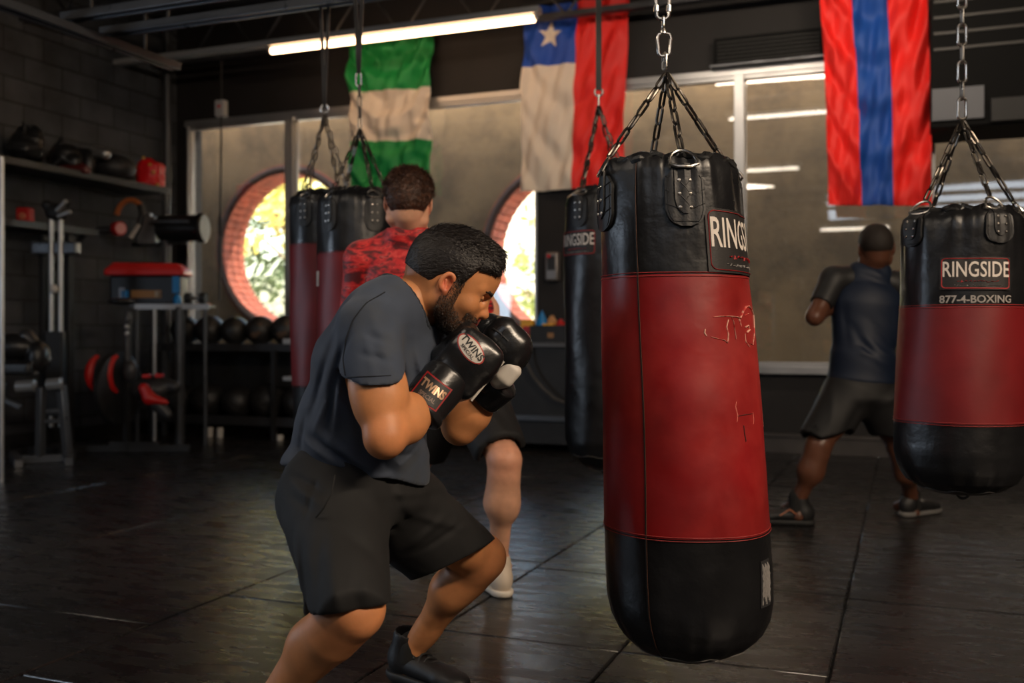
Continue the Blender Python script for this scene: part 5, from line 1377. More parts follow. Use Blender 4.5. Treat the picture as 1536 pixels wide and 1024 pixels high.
nt.links.new(nz.outputs['Fac'], rp.inputs[0]); nt.links.new(rp.outputs[0], b.inputs['Base Color']); b.inputs['Roughness'].default_value = .6; b.inputs['Sheen Weight'].default_value = .15
f = Field(V3(-.72,3.4,.58), V3(.06,4.1,1.34), .007); A = f.add; r = rs; side = V3(1,-.1,0)
A(Tube2(r['pelv']+V3(0,0,-.02), r['waist'], (.172,.132), (.155,.118), side, .3), .03); A(Tube2(r['waist'], r['chest'], (.155,.118), (.175,.120), side), .04); A(Tube2(r['chest'], K(614,372,3.74), (.175,.12), (.13,.085), side), .04)
for a, b_, t in (('shl','ell',1.0), ('shr','elr',.72)):
    A(Cone(r['c7']+V3(0,0,-.05), r[a], .058, .068), .04); A(Cone(r[a], r[a]+(r[b_]-r[a])*t, .070, .055), .03)
A(Cone(r['ell'], r['wrl'], .054, .042), .02)
A(Cone(K(603,352,3.69), K(621,352,3.69), .062, .062), .02)
f.cut(Cone(K(612,346,3.72)+V3(0,0,.012), HR.p(-.02,0,.03), .066, .09), .006)
folds(f, 3.72, [(560,370,540,460,7,-.006),(540,400,590,380,6,.005),(600,380,640,440,8,-.005),(570,410,620,450,8,.006),(590,430,660,480,8,-.007),(540,440,560,480,6,.006),(640,370,660,430,7,.005)])
ps, q = f.mesh(); rshirt = np_mesh('long_sleeve_shirt', [(relax(ps, q, 2), q)], cm, red)
f = Field(V3(-.62,3.3,.35), V3(.12,4.25,.95), .007); A = f.add
A(Tube2(r['pelv']+V3(0,0,.05), r['pelv']-V3(0,0,.06), (.155,.125), (.165,.13), side, .5), .02)
hm = r['kr']+(r['hr_']-r['kr'])*.16; A(Tube2(r['hr_'], hm, (.115,.12), (.098,.095), side, .3), .04); hm2 = r['kl']+(r['hl']-r['kl'])*.25; A(Tube2(r['hl'], hm2, (.115,.12), (.10,.10), side, .3), .04)
folds(f, 3.7, [(690,600,740,670,9,-.007),(700,590,765,640,8,.006),(670,620,690,670,8,.006),(730,590,775,650,7,-.005)])
cutp(f, K(735,684,3.6), unit((.25,.1,-1)), Cone(hm, r['kr']-V3(0,0,.1), .17, .17)); cutp(f, K(640,690,3.9), unit((-.1,.1,-1)), Cone(hm2, r['kl']-V3(0,0,.1), .17, .17))
f.cut(Cone(hm, r['kr']-V3(0,0,.05), .074, .078), .004)
ps, q = f.mesh(); np_mesh('shorts', [(relax(ps, q, 2), q)], mat('shorts_black', (.006,.006,.007), .7, bump=.2, bscale=400), red)
SW = mat('shoe_beige', srgb(206,190,172), .6, bump=.4, bscale=200, bdist=.002); SW2 = mat('sole_white', srgb(225,215,200), .5)
shoe(red, V3(rs['ar'][0], rs['ar'][1], .095), unit((-.35,.9,0)), SW, SW2); shoe(red, V3(rs['al'][0], rs['al'][1], .095), unit((-.6,.8,0)), SW, SW2)

# ================= the man in the blue top at the right
blu = thing('person', 'man in a dark blue sleeveless top boxing with his back to the viewer', 'person', W(*C3(1290, 600, 5.0)[:2], 0))
b_ = dict(c7=K(1303,402,5.02), chest=K(1300,455,5.0), waist=K(1295,535,4.98), pelv=K(1292,580,4.98), shl=K(1250,420,5.0), shr=K(1352,428,5.0), ell=K(1222,475,4.92), elr=K(1380,490,5.1), wrl=K(1268,432,5.22), wrr=K(1385,430,5.3),
  hl=K(1272,590,4.98), hr_=K(1318,592,4.98), kl=K(1228,668,4.92), kr=K(1350,672,5.05), al=K(1196,756,4.98), ar=K(1368,752,5.22))
HB = Loc(K(1314,375,4.97), frame(unit((.18,1,-.1)), (0,.1,1)), 1.0); hpb = head_prims(HB)
def bbody(A):
    r = b_; side = V3(1,0,0)
    A(Cone(r['c7'], HB.p(-.02,0,-.03), .066, .062), .03); A(Tube2(r['pelv'], r['waist'], (.14,.10), (.135,.095), side), .03); A(Tube2(r['waist'], r['chest'], (.135,.095), (.17,.11), side), .03)
    for a, b2 in (('shl','ell'),('shr','elr')): A(Cone(r['c7']+V3(0,0,-.04), r[a], .055, .060), .03); A(Cone(r[a], r[b2], .056, .040), .03)
    for a, c_ in (('ell','wrl'),('elr','wrr')):
        d = r[c_]-r[a]; A(Cone(r[a], r[a]+d*.4, .042, .048), .02); A(Cone(r[a]+d*.4, r[c_], .048, .030), .02); A(Ell(r[c_]+unit(d)*.05, (.042,.045,.045)), .02)
def blegs(A):
    leg_set(A, b_['hl'], b_['kl'], b_['al'], 1.05); leg_set(A, b_['hr_'], b_['kr'], b_['ar'], 1.05)
    for a in ('al','ar'): A(Cone(b_[a], b_[a]+V3(-.04,.08,-.04), .032, .03), .02)
prt = [grid_mesh(V3(1.35,4.6,.0), V3(2.35,5.6,1.45), .0095, lambda A: (bbody(A), blegs(A)), 1),
       grid_mesh(HB.o-V3(.13,.13,.15), HB.o+V3(.13,.13,.17), .004, lambda A: A(Cone(b_['c7'], HB.p(-.02,0,-.03), .066, .062), .03), 1, lambda f: apply(f, hpb))]
SD = dict(SKIN_KW); SD['rough'] = .38
np_mesh('body', prt, mat('skin_dark', srgb(96,62,46), **SD), blu, skin_basic(srgb(98,62,46), srgb(104,58,42), HB))
np_mesh('hair', [hair_field(HB, [(p, k, op) for p, k, op in hpb[:3]], short_region(-.035), .004, .003, lambda l: locks(l, 120, .001, seed=4)+.001, smooth=1)], mat('hair_cropped', (.018,.012,.009), .7, bump=.6, bscale=300, bdist=.002), blu)
r = b_; side = V3(1,0,0)
f = Field(V3(1.30,4.7,.85), V3(2.35,5.35,1.36), .008); A = f.add      # compression sleeves under the top
for a, b2, t in (('shl','ell',.72),('shr','elr',.72)):
    A(Cone(r['c7']+V3(0,0,-.045), r[a], .060, .067), .03); A(Cone(r[a], r[a]+(r[b2]-r[a])*t, .067, .056), .02)
    f.cut(SleeveCut(r[a]+(r[b2]-r[a])*.66, unit(r[b2]-r[a]), (r[a]+(r[b2]-r[a])*.66, r[b2]), .09), .004)
f.cut(Cone(r['c7']+V3(0,0,.02), HB.p(-.02,0,.03), .066, .09), .006)
ps, q = f.mesh(); np_mesh('undershirt', [(relax(ps, q, 1), q)], mat('compression_cloth', (.012,.012,.013), .55), blu)
f = Field(V3(1.35,4.7,.55), V3(2.25,5.3,1.36), .007); A = f.add
A(Tube2(r['pelv']+V3(0,0,.035), r['waist'], (.168,.13), (.150,.115), side, .3), .03); A(Tube2(r['waist'], r['chest'], (.150,.115), (.178,.125), side), .05); A(Tube2(r['chest'], K(1303,425,5.0), (.165,.125), (.105,.09), side), .03); A(Cone(K(1290,410,5.0), K(1318,410,5.0), .064, .064), .03)
f.cut(Cone(r['c7']+V3(0,0,.018), HB.p(-.02,0,.03), .068, .09), .006)
folds(f, 5.0, [(1262,480,1300,545,6,-.008),(1275,500,1330,545,6,.008),(1290,480,1345,535,6,-.008),(1270,520,1320,550,5,.007),(1330,470,1345,520,5,.006),(1258,450,1262,520,4,-.005),(1290,400,1320,420,5,.006),(1280,412,1325,432,5,-.006)])
ps, q = f.mesh(); np_mesh('sleeveless_top', [(relax(ps, q, 1), q)], mat('top_blue', srgb(9,25,48), .6, bump=.1, bscale=300), blu)
f = Field(V3(1.25,4.65,.35), V3(2.35,5.5,.80), .008); A = f.add
A(Tube2(r['pelv']+V3(0,0,.05), r['pelv']-V3(0,0,.05), (.160,.125), (.175,.135), side, .4), .02)
for a, b2, t in (('hl','kl',.93),('hr_','kr',.93)): A(Tube2(r[a], r[a]+(r[b2]-r[a])*t, (.122,.125), (.112,.10), side, .3), .03)
for b2 in ('kl','kr'): cutp(f, r[b2]+V3(0,0,.045), unit((.25 if b2 == 'kl' else -.25,0,-1)), Cone(r[b2]+V3(0,0,.02), r[b2]-V3(0,0,.1), .17, .17)); f.cut(Cone(r[b2]+V3(0,0,.05), r[b2], .072, .075), .004)
folds(f, 5.0, [(1240,570,1230,640,5,.006),(1280,600,1250,650,7,-.007),(1270,590,1300,640,7,.006),(1330,600,1345,650,6,-.006)])
ps, q = f.mesh(); np_mesh('shorts', [(relax(ps, q, 1), q)], mat('shorts_charcoal', (.008,.008,.009), .65), blu)
u1 = shoe(blu, V3(b_['al'][0], b_['al'][1], .095), unit((-.75,.15,0)), SB, SB2, sc=1.05)
mb = MB(); z0 = b_['al']
mb.tube([W(z0[0]-.10+.05*t, z0[1]-.048+.004*t, .052+.03*t) for t in (0,.5,1)]+[W(z0[0]-.02, z0[1]-.052, .060)], .005, 6, flat=.5); mb.build('stripe', mat('stripe_orange', srgb(196,120,80), .5), u1)
SG = mat('shoe_grey', srgb(120,118,116), .5); u2 = shoe(blu, V3(b_['ar'][0], b_['ar'][1], .095), unit((.75,.45,0)), SB, SG, sc=1.05)
for a in ('al','ar'):
    f = Field(b_[a]-V3(.1,.1,.12), b_[a]+V3(.1,.1,.12), .006); f.add(Cone(b_[a]-V3(0,0,.03), b_[a]+V3(0,0,.035), .045, .042), .01); np_mesh('sock', [f.mesh()], MATS['sock_black'], blu)
GB = mat('glove_far', (.02,.02,.022), .4)
for w_, e_ in (('wrl','ell'),('wrr','elr')):
    f = Field(b_[w_]-V3(.16,.16,.16), b_[w_]+V3(.16,.16,.16), .006); d = unit(b_[w_]-b_[e_]); f.add(Ell(b_[w_]+d*.07, (.06,.065,.07)), .02); f.add(Cone(b_[w_]-d*.02, b_[w_]+d*.04, .046, .052), .02); f.add(Ell(b_[w_]+d*.05+V3(.04,0,0), (.03,.035,.04)), .02); np_mesh('boxing_glove', [f.mesh()], GB, blu)
GRD = mat('glove_red', srgb(160,30,28), .35)
for w_, e_ in (('wrl','ell'),('wrr','elr')):
    f = Field(rs[w_]-V3(.16,.16,.16), rs[w_]+V3(.16,.16,.16), .006); d = unit(rs[w_]-rs[e_]); f.add(Ell(rs[w_]+d*.06, (.056,.06,.062)), .02); f.add(Cone(rs[w_]-d*.01, rs[w_]+d*.04, .044, .05), .02); f.add(Ell(rs[w_]+d*.04+V3(.03,0,0), (.026,.03,.035)), .02); np_mesh('boxing_glove', [f.mesh()], GL, red)
# ================= gym equipment along the left and front walls
def blob(name, prims, m, parent=None, h=.008, room=True, warp=0., seed=1, k=.02):
    """prims in viewer axes"""
    los = []; his = []
    for p in prims:
        a, b = p.box(); los.append(a); his.append(b)
    f = Field(np.min(los, 0)-.05, np.max(his, 0)+.05, h)
    for p in prims: f.add(p, k)
    if warp: f.warp(lambda x, y, z: warp*vnoise(x, y, z, 30, seed, 2))
    ps, q = f.mesh(); return np_mesh(name, [(relax(ps, q, 1), q)], m, parent)
GM_ = M['grey_metal']; BP = M['black_paint']
MUT = mat('black_vinyl', (.012,.012,.013), .35, bump=.2, bscale=60)
# storage shelf on the left wall
sh = thing('wall_shelf', 'two tier black steel shelf along the dark left wall', 'shelf', (-6.7, 5.2, 0))
for z in (2.30, 1.82):
    y1 = 7.6 if z > 2 else 6.7
    mb = MB(); mb.box2((XL+.01, 3.2, z-.03), (-6.48, y1, z)); mb.build('shelf_board', BP, sh, bevel=.003)
    mb = MB(); mb.box2((-6.50, 3.2, z-.035), (-6.465, y1, z+.02)); mb.build('front_rail', GM_, sh, bevel=.003)
for y in (3.3, 5.7, 7.55):
    mb = MB(); mb.box2((-6.51, y-.02, 0), (-6.47, y+.02, 2.33)); mb.build('post', GM_, sh, bevel=.003)
for y in (4.1, 6.6):
    mb = MB(); mb.bar((XL+.02, y, 1.5), (-6.52, y, 1.80), .03, .03); mb.build('bracket', BP, sh)
def on_shelf(px, z, x=-6.68):
    k_ = (px-768)/F; D = -x/(ST-k_*CT); return k_*D, D, z
# things on the upper shelf
X, D, z = on_shelf(40, 2.30); t = thing('gear_bag', 'slumped black gear bag at the left end of the upper shelf', 'bag', W(X, D, z))
blob('cloth', [Ell((X, D, z+.16), (.14,.15,.16)), Ell((X-.03, D+.02, z+.26), (.08,.09,.09)), Ell((X+.07, D, z+.22), (.07,.08,.12))], MUT, t, warp=.012)
mb = MB(); mb.torus(W(X-.02, D-.1, z+.30), .07, .012, (0,1,0), 16, 6, 0, PI); mb.build('handle', BP, t)
X, D, z = on_shelf(100, 2.30); t = thing('head_guard', 'black padded head guard with silver trim on the upper shelf', 'head guard', W(X, D, z))
blob('shell', [Ell((X, D, z+.15), (.13,.12,.12)), Ell((X+.08, D-.05, z+.10), (.07,.07,.08)), Cone((X-.12, D, z+.18), (X-.02, D-.05, z+.30), .03, .025)], MUT, t, warp=.006)
mb = MB(); mb.tube([W(X-.08, D-.12, z+.05), W(X+.02, D-.14, z+.12), W(X+.12, D-.1, z+.07)], .012, 6); mb.build('chin_strap', GM_, t)
X, D, z = on_shelf(128, 2.30); t = thing('boxing_glove', 'black boxing glove with silver cuff lying on top of the gear on the upper shelf', 'glove', W(X, D, z))
blob('mitt', [Ell((X, D, z+.20), (.13,.08,.07)), Ell((X-.08, D, z+.14), (.08,.09,.14)), Ell((X+.05, D-.06, z+.12), (.06,.05,.12))], MUT, t); blob('cuff', [Cone((X+.10, D-.02, z+.24), (X+.19, D-.04, z+.21), .045, .05)], M['alu'], t)
X, D, z = on_shelf(112, 2.30, -6.56); t = thing('hand_pad', 'dark red focus pad lying under the head guard', 'pad', W(X, D, z)); blob('pad', [RBox((X, D, z+.035), (.12,.06,.034), .02), Ell((X+.06,D,z+.05),(.04,.04,.04))], mat('pad_red', srgb(96,22,16), .5), t)
X, D, z = on_shelf(172, 2.30, -6.62)
t = thing('medicine_ball', 'black seamed ball half hidden on the upper shelf beside the red bag', 'ball', W(X, D, z)); mb = MB(); mb.ball(W(X, D, z+.13), .17, 24, 14, (1.1,1.1,.76)); mb.build('shell', M['rubber'], t); mb = MB(); mb.tube([W(X+.17*math.cos(a), D-.075, z+.13+.115*math.sin(a)) for a in np.linspace(0, 2*PI, 30)[:-1]], .005, 6, closed=True); mb.build('seam', GM_, t)
X, D, z = on_shelf(226, 2.30, -6.6); t = thing('drawstring_bag', 'bright red nylon bag at the right end of the upper shelf', 'bag', W(X, D, z))
blob('cloth', [RBox((X, D, z+.13), (.11,.09,.13), .05), Ell((X-.02, D, z+.24), (.06,.05,.05)), Cone((X-.08,D,z+.20),(X-.15,D,z+.21),.025,.012)], mat('nylon_red', srgb(205,16,24), .4, bump=.6, bscale=14, bdist=.03), t, warp=.012)
for dx, dz in ((.03,.22),(.06,.15),(.10,.03),(-.03,.28)):
    mb = MB(); mb.ball(W(X+dx, D-.10, z+dz), .016, 10, 8); mb.build('toggle', mat('toggle_yellow', srgb(200,150,60), .4), t)
# lower shelf
X, D, z = on_shelf(38, 1.82, -6.6); t = thing('tape_box', 'small red and tan box on the lower shelf beside the cable machine', 'box', W(X, D, z)); blob('carton', [RBox((X, D, z+.07), (.055,.05,.07), .012)], mat('carton_red', srgb(180,24,22), .5), t); blob('sticker', [Ell((X, D-.052, z+.07), (.03,.006,.03))], mat('sticker_tan', srgb(190,110,80), .5), t, h=.004)
X, D, z = on_shelf(175, 1.82, -6.6); t = thing('flashlight', 'small dark torch with red rimmed pale lens on the lower shelf', 'torch', W(X, D, z)); mb = MB(); mb.cyl(W(X-.18, D+.05, z+.06), W(X, D, z+.06), .035, 14); mb.build('barrel', GM_, t); mb = MB(); mb.cyl(W(X, D, z+.07), W(X+.05, D-.04, z+.07), .062, 20); mb.build('head', M['red_plastic'], t); mb = MB(); mb.cyl(W(X+.05, D-.04, z+.07), W(X+.056, D-.045, z+.07), .05, 20); mb.build('lens', mat('lens_pale', srgb(230,170,170), .3), t)  # pale lens set in a red head
X, D, z = on_shelf(199, 1.82, -6.58); t = thing('resistance_band', 'looped orange and black band leaning on the lower shelf', 'band', W(X, D, z))
mb = MB(); mb.tube([W(X+.13*math.cos(a)-.02, D, z+.17+.18*math.sin(a)) for a in np.linspace(2.9, .7, 10)], .024, 8); mb.build('orange_loop', mat('band_orange', srgb(190,104,48), .6), t)
mb = MB(); mb.tube([W(X+.02, D-.02, z+.02), W(X+.07, D-.03, z+.10), W(X+.10, D-.03, z+.2), W(X+.07, D, z+.30)], .028, 8); mb.build('black_loop', M['rubber'], t); mb = MB(); mb.tube([W(X+.0, D-.05, z+.0), W(X+.08, D-.05, z+.12)], .02, 8); mb.build('white_end', M['white_plastic'], t)
X, D, z = on_shelf(223, 1.82, -6.66); t = thing('control_box', 'square grey box beside the large black drum', 'box', W(X, D, z)); blob('case', [RBox((X, D, z+.10), (.085,.08,.13), .01)], mat('case_grey', (.12,.12,.125), .5), t); blob('lid', [RBox((X-.02, D, z+.245), (.05,.05,.02), .008)], GM_, t, h=.006)
mb = MB(); mb.box2(W(X-.1, D-.1, z-.03), W(X-.09, D-.09, z-.03)); 
X, D, z = on_shelf(272, 1.82, -6.35); t = thing('drum', 'large black drum lying on its side in front of the window corner', 'drum', W(X, D, z-.02))
mb = MB(); mb.lathe([(.10,-.21),(.125,-.20),(.125,.17),(.14,.18),(.14,.22),(.12,.235),(.02,.235)], W(X, D, z+.12), 32, axis=W(1,-.12,0)); mb.build('shell', MUT, t); mb = MB(); mb.bar(W(X-.25, D-.125, z+.17), W(X+.12, D-.145, z+.17), .01, .03); mb.build('stripe', GM_, t)
a = W(X-.05, D, z-.02); mb = MB(); mb.bar((XL, a.y, a.z), (a.x+.1, a.y, a.z), .05, .03); mb.build('wall_bracket', BP, t)
# corner pipe
mb = MB(); mb.cyl((-6.72, 7.85, 0), (-6.72, 7.85, ZC), .035, 14); tag(mb.build('pipe', mat('pipe_grey', (.05,.052,.058), .4, .4)), 'dark grey vertical pipe in the corner beside the red bag', 'pipe')
# cable machine with two chrome rods
bx_, bD = (84-768)/F*7.9, 7.9; t = thing('cable_machine', 'black cable machine with two upright chrome guide rods', 'gym machine', W(bx_, bD, 0))
for px in (77, 91):
    mb = MB(); mb.cyl(P(px, 640, bD)*1, Vector((P(px,328,bD).x, P(px,328,bD).y, P(px,328,bD).z)), .020, 12); mb.build('guide_rod', M['alu'], t)
mb = MB(); mb.box2(W(0,0,0), W(0,0,0)) if False else None
for px in (66, 104):
    a = P(px, 600, bD+.12); mb = MB(); mb.bar((a.x, a.y, 0), (a.x, a.y, CH+(500-350)/F*bD), .06, .05, up=(1,0,0)); mb.build('frame_post', BP, t, bevel=.004)
blob('top_pulley', [Ell(K(85,318,bD), (.09,.06,.07)), Ell(K(72,308,bD), (.05,.05,.04)), Cone(K(92,322,bD), K(102,304,bD), .025,.03)], BP, t)
blob('handle', [Cone(K(86,315,bD-.08), K(98,302,bD-.08), .018,.018), Cone(K(88,324,bD-.08), K(104,318,bD-.08), .018,.018)], M['alu'], t, h=.006)
blob('weight_plate', [RBox(K(84,372,bD+.05), (.18,.05,.05), .01)], GM_, t); blob('weight_stack', [RBox(K(84,560,bD+.03), (.07,.05,.34), .01)], BP, t)
mb = MB(); mb.ball(P(81,433,bD-.05), .035, 12, 8); mb.build('pin_knob', M['white_plastic'], t)
mb = MB(); a = P(84, 600, bD); mb.box((a.x, a.y+.05, .03), (.34,.34,.06)); mb.build('base', BP, t, bevel=.005)
# left edge upright
mb = MB(); a = P(3, 300, 6.4); mb.cyl((a.x, a.y, 0), (a.x, a.y, 2.08), .014, 12); tag(mb.build('pole', M['alu']), 'thin steel pole standing at the far left edge', 'pole')
# bench in the lower left corner
bD = 7.3; t = thing('weight_bench', 'grey framed weight bench with black padded rollers in the lower left', 'bench', W((60-768)/F*bD, bD, 0))
q = lambda px, py, d=0.: P(px, py, bD+d)
def barp(name, a, b, w, m): mb = MB(); mb.bar(a, b, w, w); return mb.build(name, m, t, bevel=.006)
fl = lambda p, z=.03: Vector((p.x, p.y, z))
barp('floor_beam', fl(q(30,660)), fl(q(105,650,.1)), .06, GM_); barp('cross_foot', fl(q(28,650,-.25)), fl(q(20,650,.3)), .06, GM_); barp('cross_foot', fl(q(103,650,-.15)), fl(q(108,650,.4)), .06, GM_)
barp('upright', fl(q(60,650,.03), .05), q(62,580), .055, GM_); barp('upright', fl(q(102,650,.05), .05), q(92,578,.05), .055, GM_)
barp('rung', q(62,617,.02), q(97,615,.05), .03, GM_); barp('rung', q(62,632,.02), q(100,631,.05), .03, GM_)
for a, b in (((24,580),(54,578)),((70,577),(94,575))):
    mb = MB(); mb.lathe([(.02,0),(.045,.01),(.045,(q(*b)-q(*a)).length-.01),(.02,(q(*b)-q(*a)).length)], q(*a), 16, axis=q(*b)-q(*a)); mb.build('roller', mat('roller_vinyl', (.16,.165,.17), .25), t)
barp('arm', q(-20,588), q(31,611), .035, GM_); barp('upright', fl(q(-15,650), .05), q(5,575), .055, BP)
blob('seat_pad', [RBox((K(5,552,bD)), (.26,.14,.05), .03), Ell(K(20,520,bD), (.18,.14,.10)), Ell(K(58,535,bD), (.08,.1,.12))], MUT, t)
blob('head_roller', [Cone(K(40,505,bD), K(64,540,bD), .06,.06), Ell(K(53,560,bD-.05), (.03,.03,.03))], mat('vinyl_grey', (.03,.03,.033), .3), t)
# stand with a red lidded case
tD = 8.7; TP = lambda px, py, d=0.: P(px, py, tD+d); t = thing('equipment_stand', 'light metal stand with thin chrome legs under the red lidded case', 'stand', W((245-768)/F*tD, tD, 0)); zt_ = CH+(500-457)/F*tD
a, b = TP(202, 457, -.18), TP(314, 457, -.18); mb = MB(); mb.bar((a.x, a.y, zt_-.02), (b.x, b.y, zt_-.02), .02, .045); mb.build('front_edge', mat('edge_pale', (.42,.44,.47), .4, .3), t)
mb = MB(); a, b = TP(202, 457), TP(314, 457); mb.bar((a.x, a.y, zt_-.012), (b.x, b.y, zt_-.012), .36, .02); mb.build('top_board', GM_, t)
for px, d in ((206,-.16),(232,-.17),(270,-.16),(308,-.16),(206,.16),(308,.16)):
    a = TP(px, 457, d); mb = MB(); mb.cyl((a.x, a.y, 0), (a.x, a.y, zt_-.02), .018 if px != 270 else .04, 10); mb.build('leg', M['alu'] if px == 232 else GM_, t)
c0 = V3(C3(223, 420, tD)); zb_ = zt_; t = thing('equipment_case', 'black case with a bright red lid on the metal stand', 'case', W(c0[0], c0[1], zb_))
blob('body', [RBox((c0[0]+.005, c0[1], zb_+.125), (.305,.11,.125), .02)], mat('case_navy', (.012,.015,.022), .4), t)
mb = MB(); z0_ = zb_+.25; c_ = lambda dx, dd, z_: W(c0[0]+dx, c0[1]+dd, z_)
lo_ = [c_(-.34,-.13,z0_), c_(.34,-.13,z0_), c_(.34,.13,z0_), c_(-.34,.13,z0_)]; mi_ = [p+Vector((0,0,.05)) for p in lo_]; hi_ = [c_(-.27,-.09,z0_+.115), c_(.27,-.09,z0_+.105), c_(.27,.09,z0_+.105), c_(-.27,.09,z0_+.115)]
mb.add(lo_+mi_+hi_, [(3,2,1,0),(0,1,5,4),(1,2,6,5),(2,3,7,6),(3,0,4,7),(4,5,9,8),(5,6,10,9),(6,7,11,10),(7,4,8,11),(8,9,10,11)]); mb.build('lid', mat('lid_red', srgb(206,40,38), .4), t, bevel=.012)
for dx, w_, h_, dz, m_ in ((.02,.26,.065,.09,mat('label_tan', srgb(150,110,70), .6)),(-.165,.06,.06,.09,M['blue_plastic']),(.275,.06,.14,.17,M['blue_plastic']),(.12,.05,.05,.09,mat('label_pale', srgb(170,160,145), .6)),(-.19,.05,.09,.10,mat('label_silver', srgb(130,140,160), .4))):
    mb = MB(); mb.box(W(c0[0]+dx, c0[1]-.153, zb_+dz), (w_*.001,.001,.001)) if False else mb.bar(W(c0[0]+dx-w_/2, c0[1]-.112, zb_+dz), W(c0[0]+dx+w_/2, c0[1]-.112, zb_+dz), .004, h_); mb.build('sticker', m_, t)
t = thing('bottle', 'small bright blue bottle on the metal stand below the red lidded case', 'bottle', TP(266, 452, -.1)); a = TP(266, 452, -.16); mb = MB(); mb.lathe([(.03,0),(.034,.01),(.034,.05),(.02,.07),(.015,.085),(.001,.087)], Vector((a.x,a.y,zt_)), 16); mb.build('flask', M['blue_plastic'], t)
t = thing('orange_cone', 'small orange cone on the right end of the metal stand', 'cone', TP(304, 452)); a = TP(306, 440, .09); mb = MB(); mb.lathe([(.06,0),(.06,.012),(.035,.016),(.012,.10),(.001,.102)], Vector((a.x,a.y,zt_)), 16); mb.build('body', mat('cone_orange', srgb(230,120,50), .4), t)
t = thing('dumbbell', 'short black and chrome dumbbell lying on the metal stand', 'dumbbell', TP(290, 448)); a = TP(283,448,-.14); b = TP(305,448,-.15); a.z = b.z = zt_+.05
mb = MB(); mb.cyl(a, b, .014, 10); mb.build('grip', M['alu'], t)
for p_, s_ in ((a, .02), (b, -.02)): mb = MB(); d_ = (b-a).normalized(); mb.cyl(p_-d_*.025, p_+d_*.025, .05, 18); mb.build('weight', BP, t)
# exercise bike
kD = 8.0; KP = lambda px, py, d=0.: P(px, py, kD+d); KC = lambda px, py, d=0.: V3(C3(px, py, kD+d)); t = thing('exercise_bike', 'black exercise bike with red wheel arcs and a red foot cover', 'exercise bike', W((195-768)/F*kD, kD, 0))
mb = MB(); c_ = KP(178, 582); c_.z = max(.34, c_.z); mb.lathe([(.27,-.03),(.29,-.02),(.29,.02),(.27,.03),(.05,.03)], c_, 36, axis=W(1,-.25,0)); mb.build('flywheel', BP, t)
for dx in (-.075, .075):
    for nm in ('wheel_arc',):
        mb = MB(); cc_ = KP(174, 560); axx = W(1,-.25,0)
        pts = [cc_ + W(.25,1,0)*(-.05-.10*math.cos(a)) + Vector((0,0,.15*math.sin(a))) + W(1,0,0)*(dx-.04*math.cos(a)) for a in np.linspace(-1.25, 1.25, 12)]; mb.tube(pts, [.012+.022*math.sin(PI*(i+.5)/12) for i in range(12)], 8); mb.build('wheel_arc', M['red_plastic'], t)
blob('foot_cover', [Cone(KC(216,582,-.15), KC(224,597,-.15), .042,.05), Cone(KC(224,597,-.15), KC(249,603,-.15), .048,.02)], M['red_plastic'], t)
blob('pedal', [RBox(KC(220,564,-.15), (.030,.03,.016), .008)], M['red_plastic'], t, h=.005); blob('pedal', [RBox(KC(239,563,-.15), (.030,.03,.016), .008)], M['red_plastic'], t, h=.005)
blob('crank_case', [Ell(KC(225,585,-.02), (.15,.08,.09)), Cone(KC(232,572), KC(262,580), .05,.05), Cone(KC(235,605,-.1), KC(252,622,-.1), .06,.04)], mat('case_dark', (.03,.03,.032), .4), t)
blob('seat_post', [Cone(KC(192,470), KC(190,560), .022,.03), Ell(KC(192,478), (.03,.03,.03)), Ell(KC(195,556,-.05), (.06,.05,.09))], mat('post_grey', (.06,.06,.065), .4, .4), t)
blob('saddle', [Ell(KC(182,452), (.10,.12,.03))], MUT, t)
for px in (188, 196):
    mb = MB(); mb.ball(KP(190, 490 if px == 188 else 500, -.04), .020, 12, 8); mb.build('knob', M['alu'], t)
for px in (165, 240):
    a = KP(px, 640); mb = MB(); mb.bar(W(0,0,0)+Vector((a.x-.22, a.y-.1, .03)), Vector((a.x+.22, a.y+.1, .03)), .06, .06); mb.build('floor_bar', BP, t, bevel=.006)
mb = MB(); a, b = KP(165, 640), KP(240, 640); mb.bar((a.x, a.y, .06), (b.x, b.y, .06), .05, .05); mb.build('frame', BP, t); mb = MB(); a = KP(190, 600); mb.bar((a.x, a.y, .05), KP(190, 560), .04, .04); mb.build('frame', BP, t)
# ball rack
yr = 7.72
def rk(px, z, dy=0.): p = on_y(px, 500, yr+dy); return Vector((p.x, p.y, z))
x0_, x1_ = rk(246, 0).x, rk(560, 0).x
t = thing('ball_rack', 'low black two tier rack for slam balls under the round opening', 'rack', ((x0_+x1_)/2, yr, 0))
mb = MB(); mb.box2((x0_, yr-.17, .80), (x1_, yr+.17, .84)); mb.build('top_shelf', BP, t, bevel=.003); mb = MB(); mb.box2((x0_, yr-.19, .79), (x1_, yr-.17, .86)); mb.build('top_lip', mat('lip_grey', (.05,.05,.055), .4, .5), t)
mb = MB(); mb.box2((x0_, yr-.17, .14), (x1_, yr+.17, .17)); mb.build('bottom_shelf', BP, t, bevel=.003); mb = MB(); mb.box2((x0_, yr-.20, .12), (x1_, yr-.175, .20)); mb.build('bottom_lip', mat('lip_grey', (.05,.05,.055), .4, .5), t)
mb = MB(); mb.box2((x0_, yr+.20, .14), (x1_, yr+.215, .80)); mb.build('back_panel', BP, t)
for x in (x0_+.03, (x0_+x1_)/2+.25, x1_-.03):
    for s_ in (-.20, .22): mb = MB(); mb.box2((x-.02, yr+s_-.02, 0), (x+.02, yr+s_+.02, .80)); mb.build('post', BP, t)
for px in (315, 330, 420):
    a = rk(px, 0, -.2); mb = MB(); mb.cyl((a.x, a.y, .0), (a.x, a.y, .09 if px < 400 else .05), .03, 12); mb.build('foot', M['white_plastic'], t)
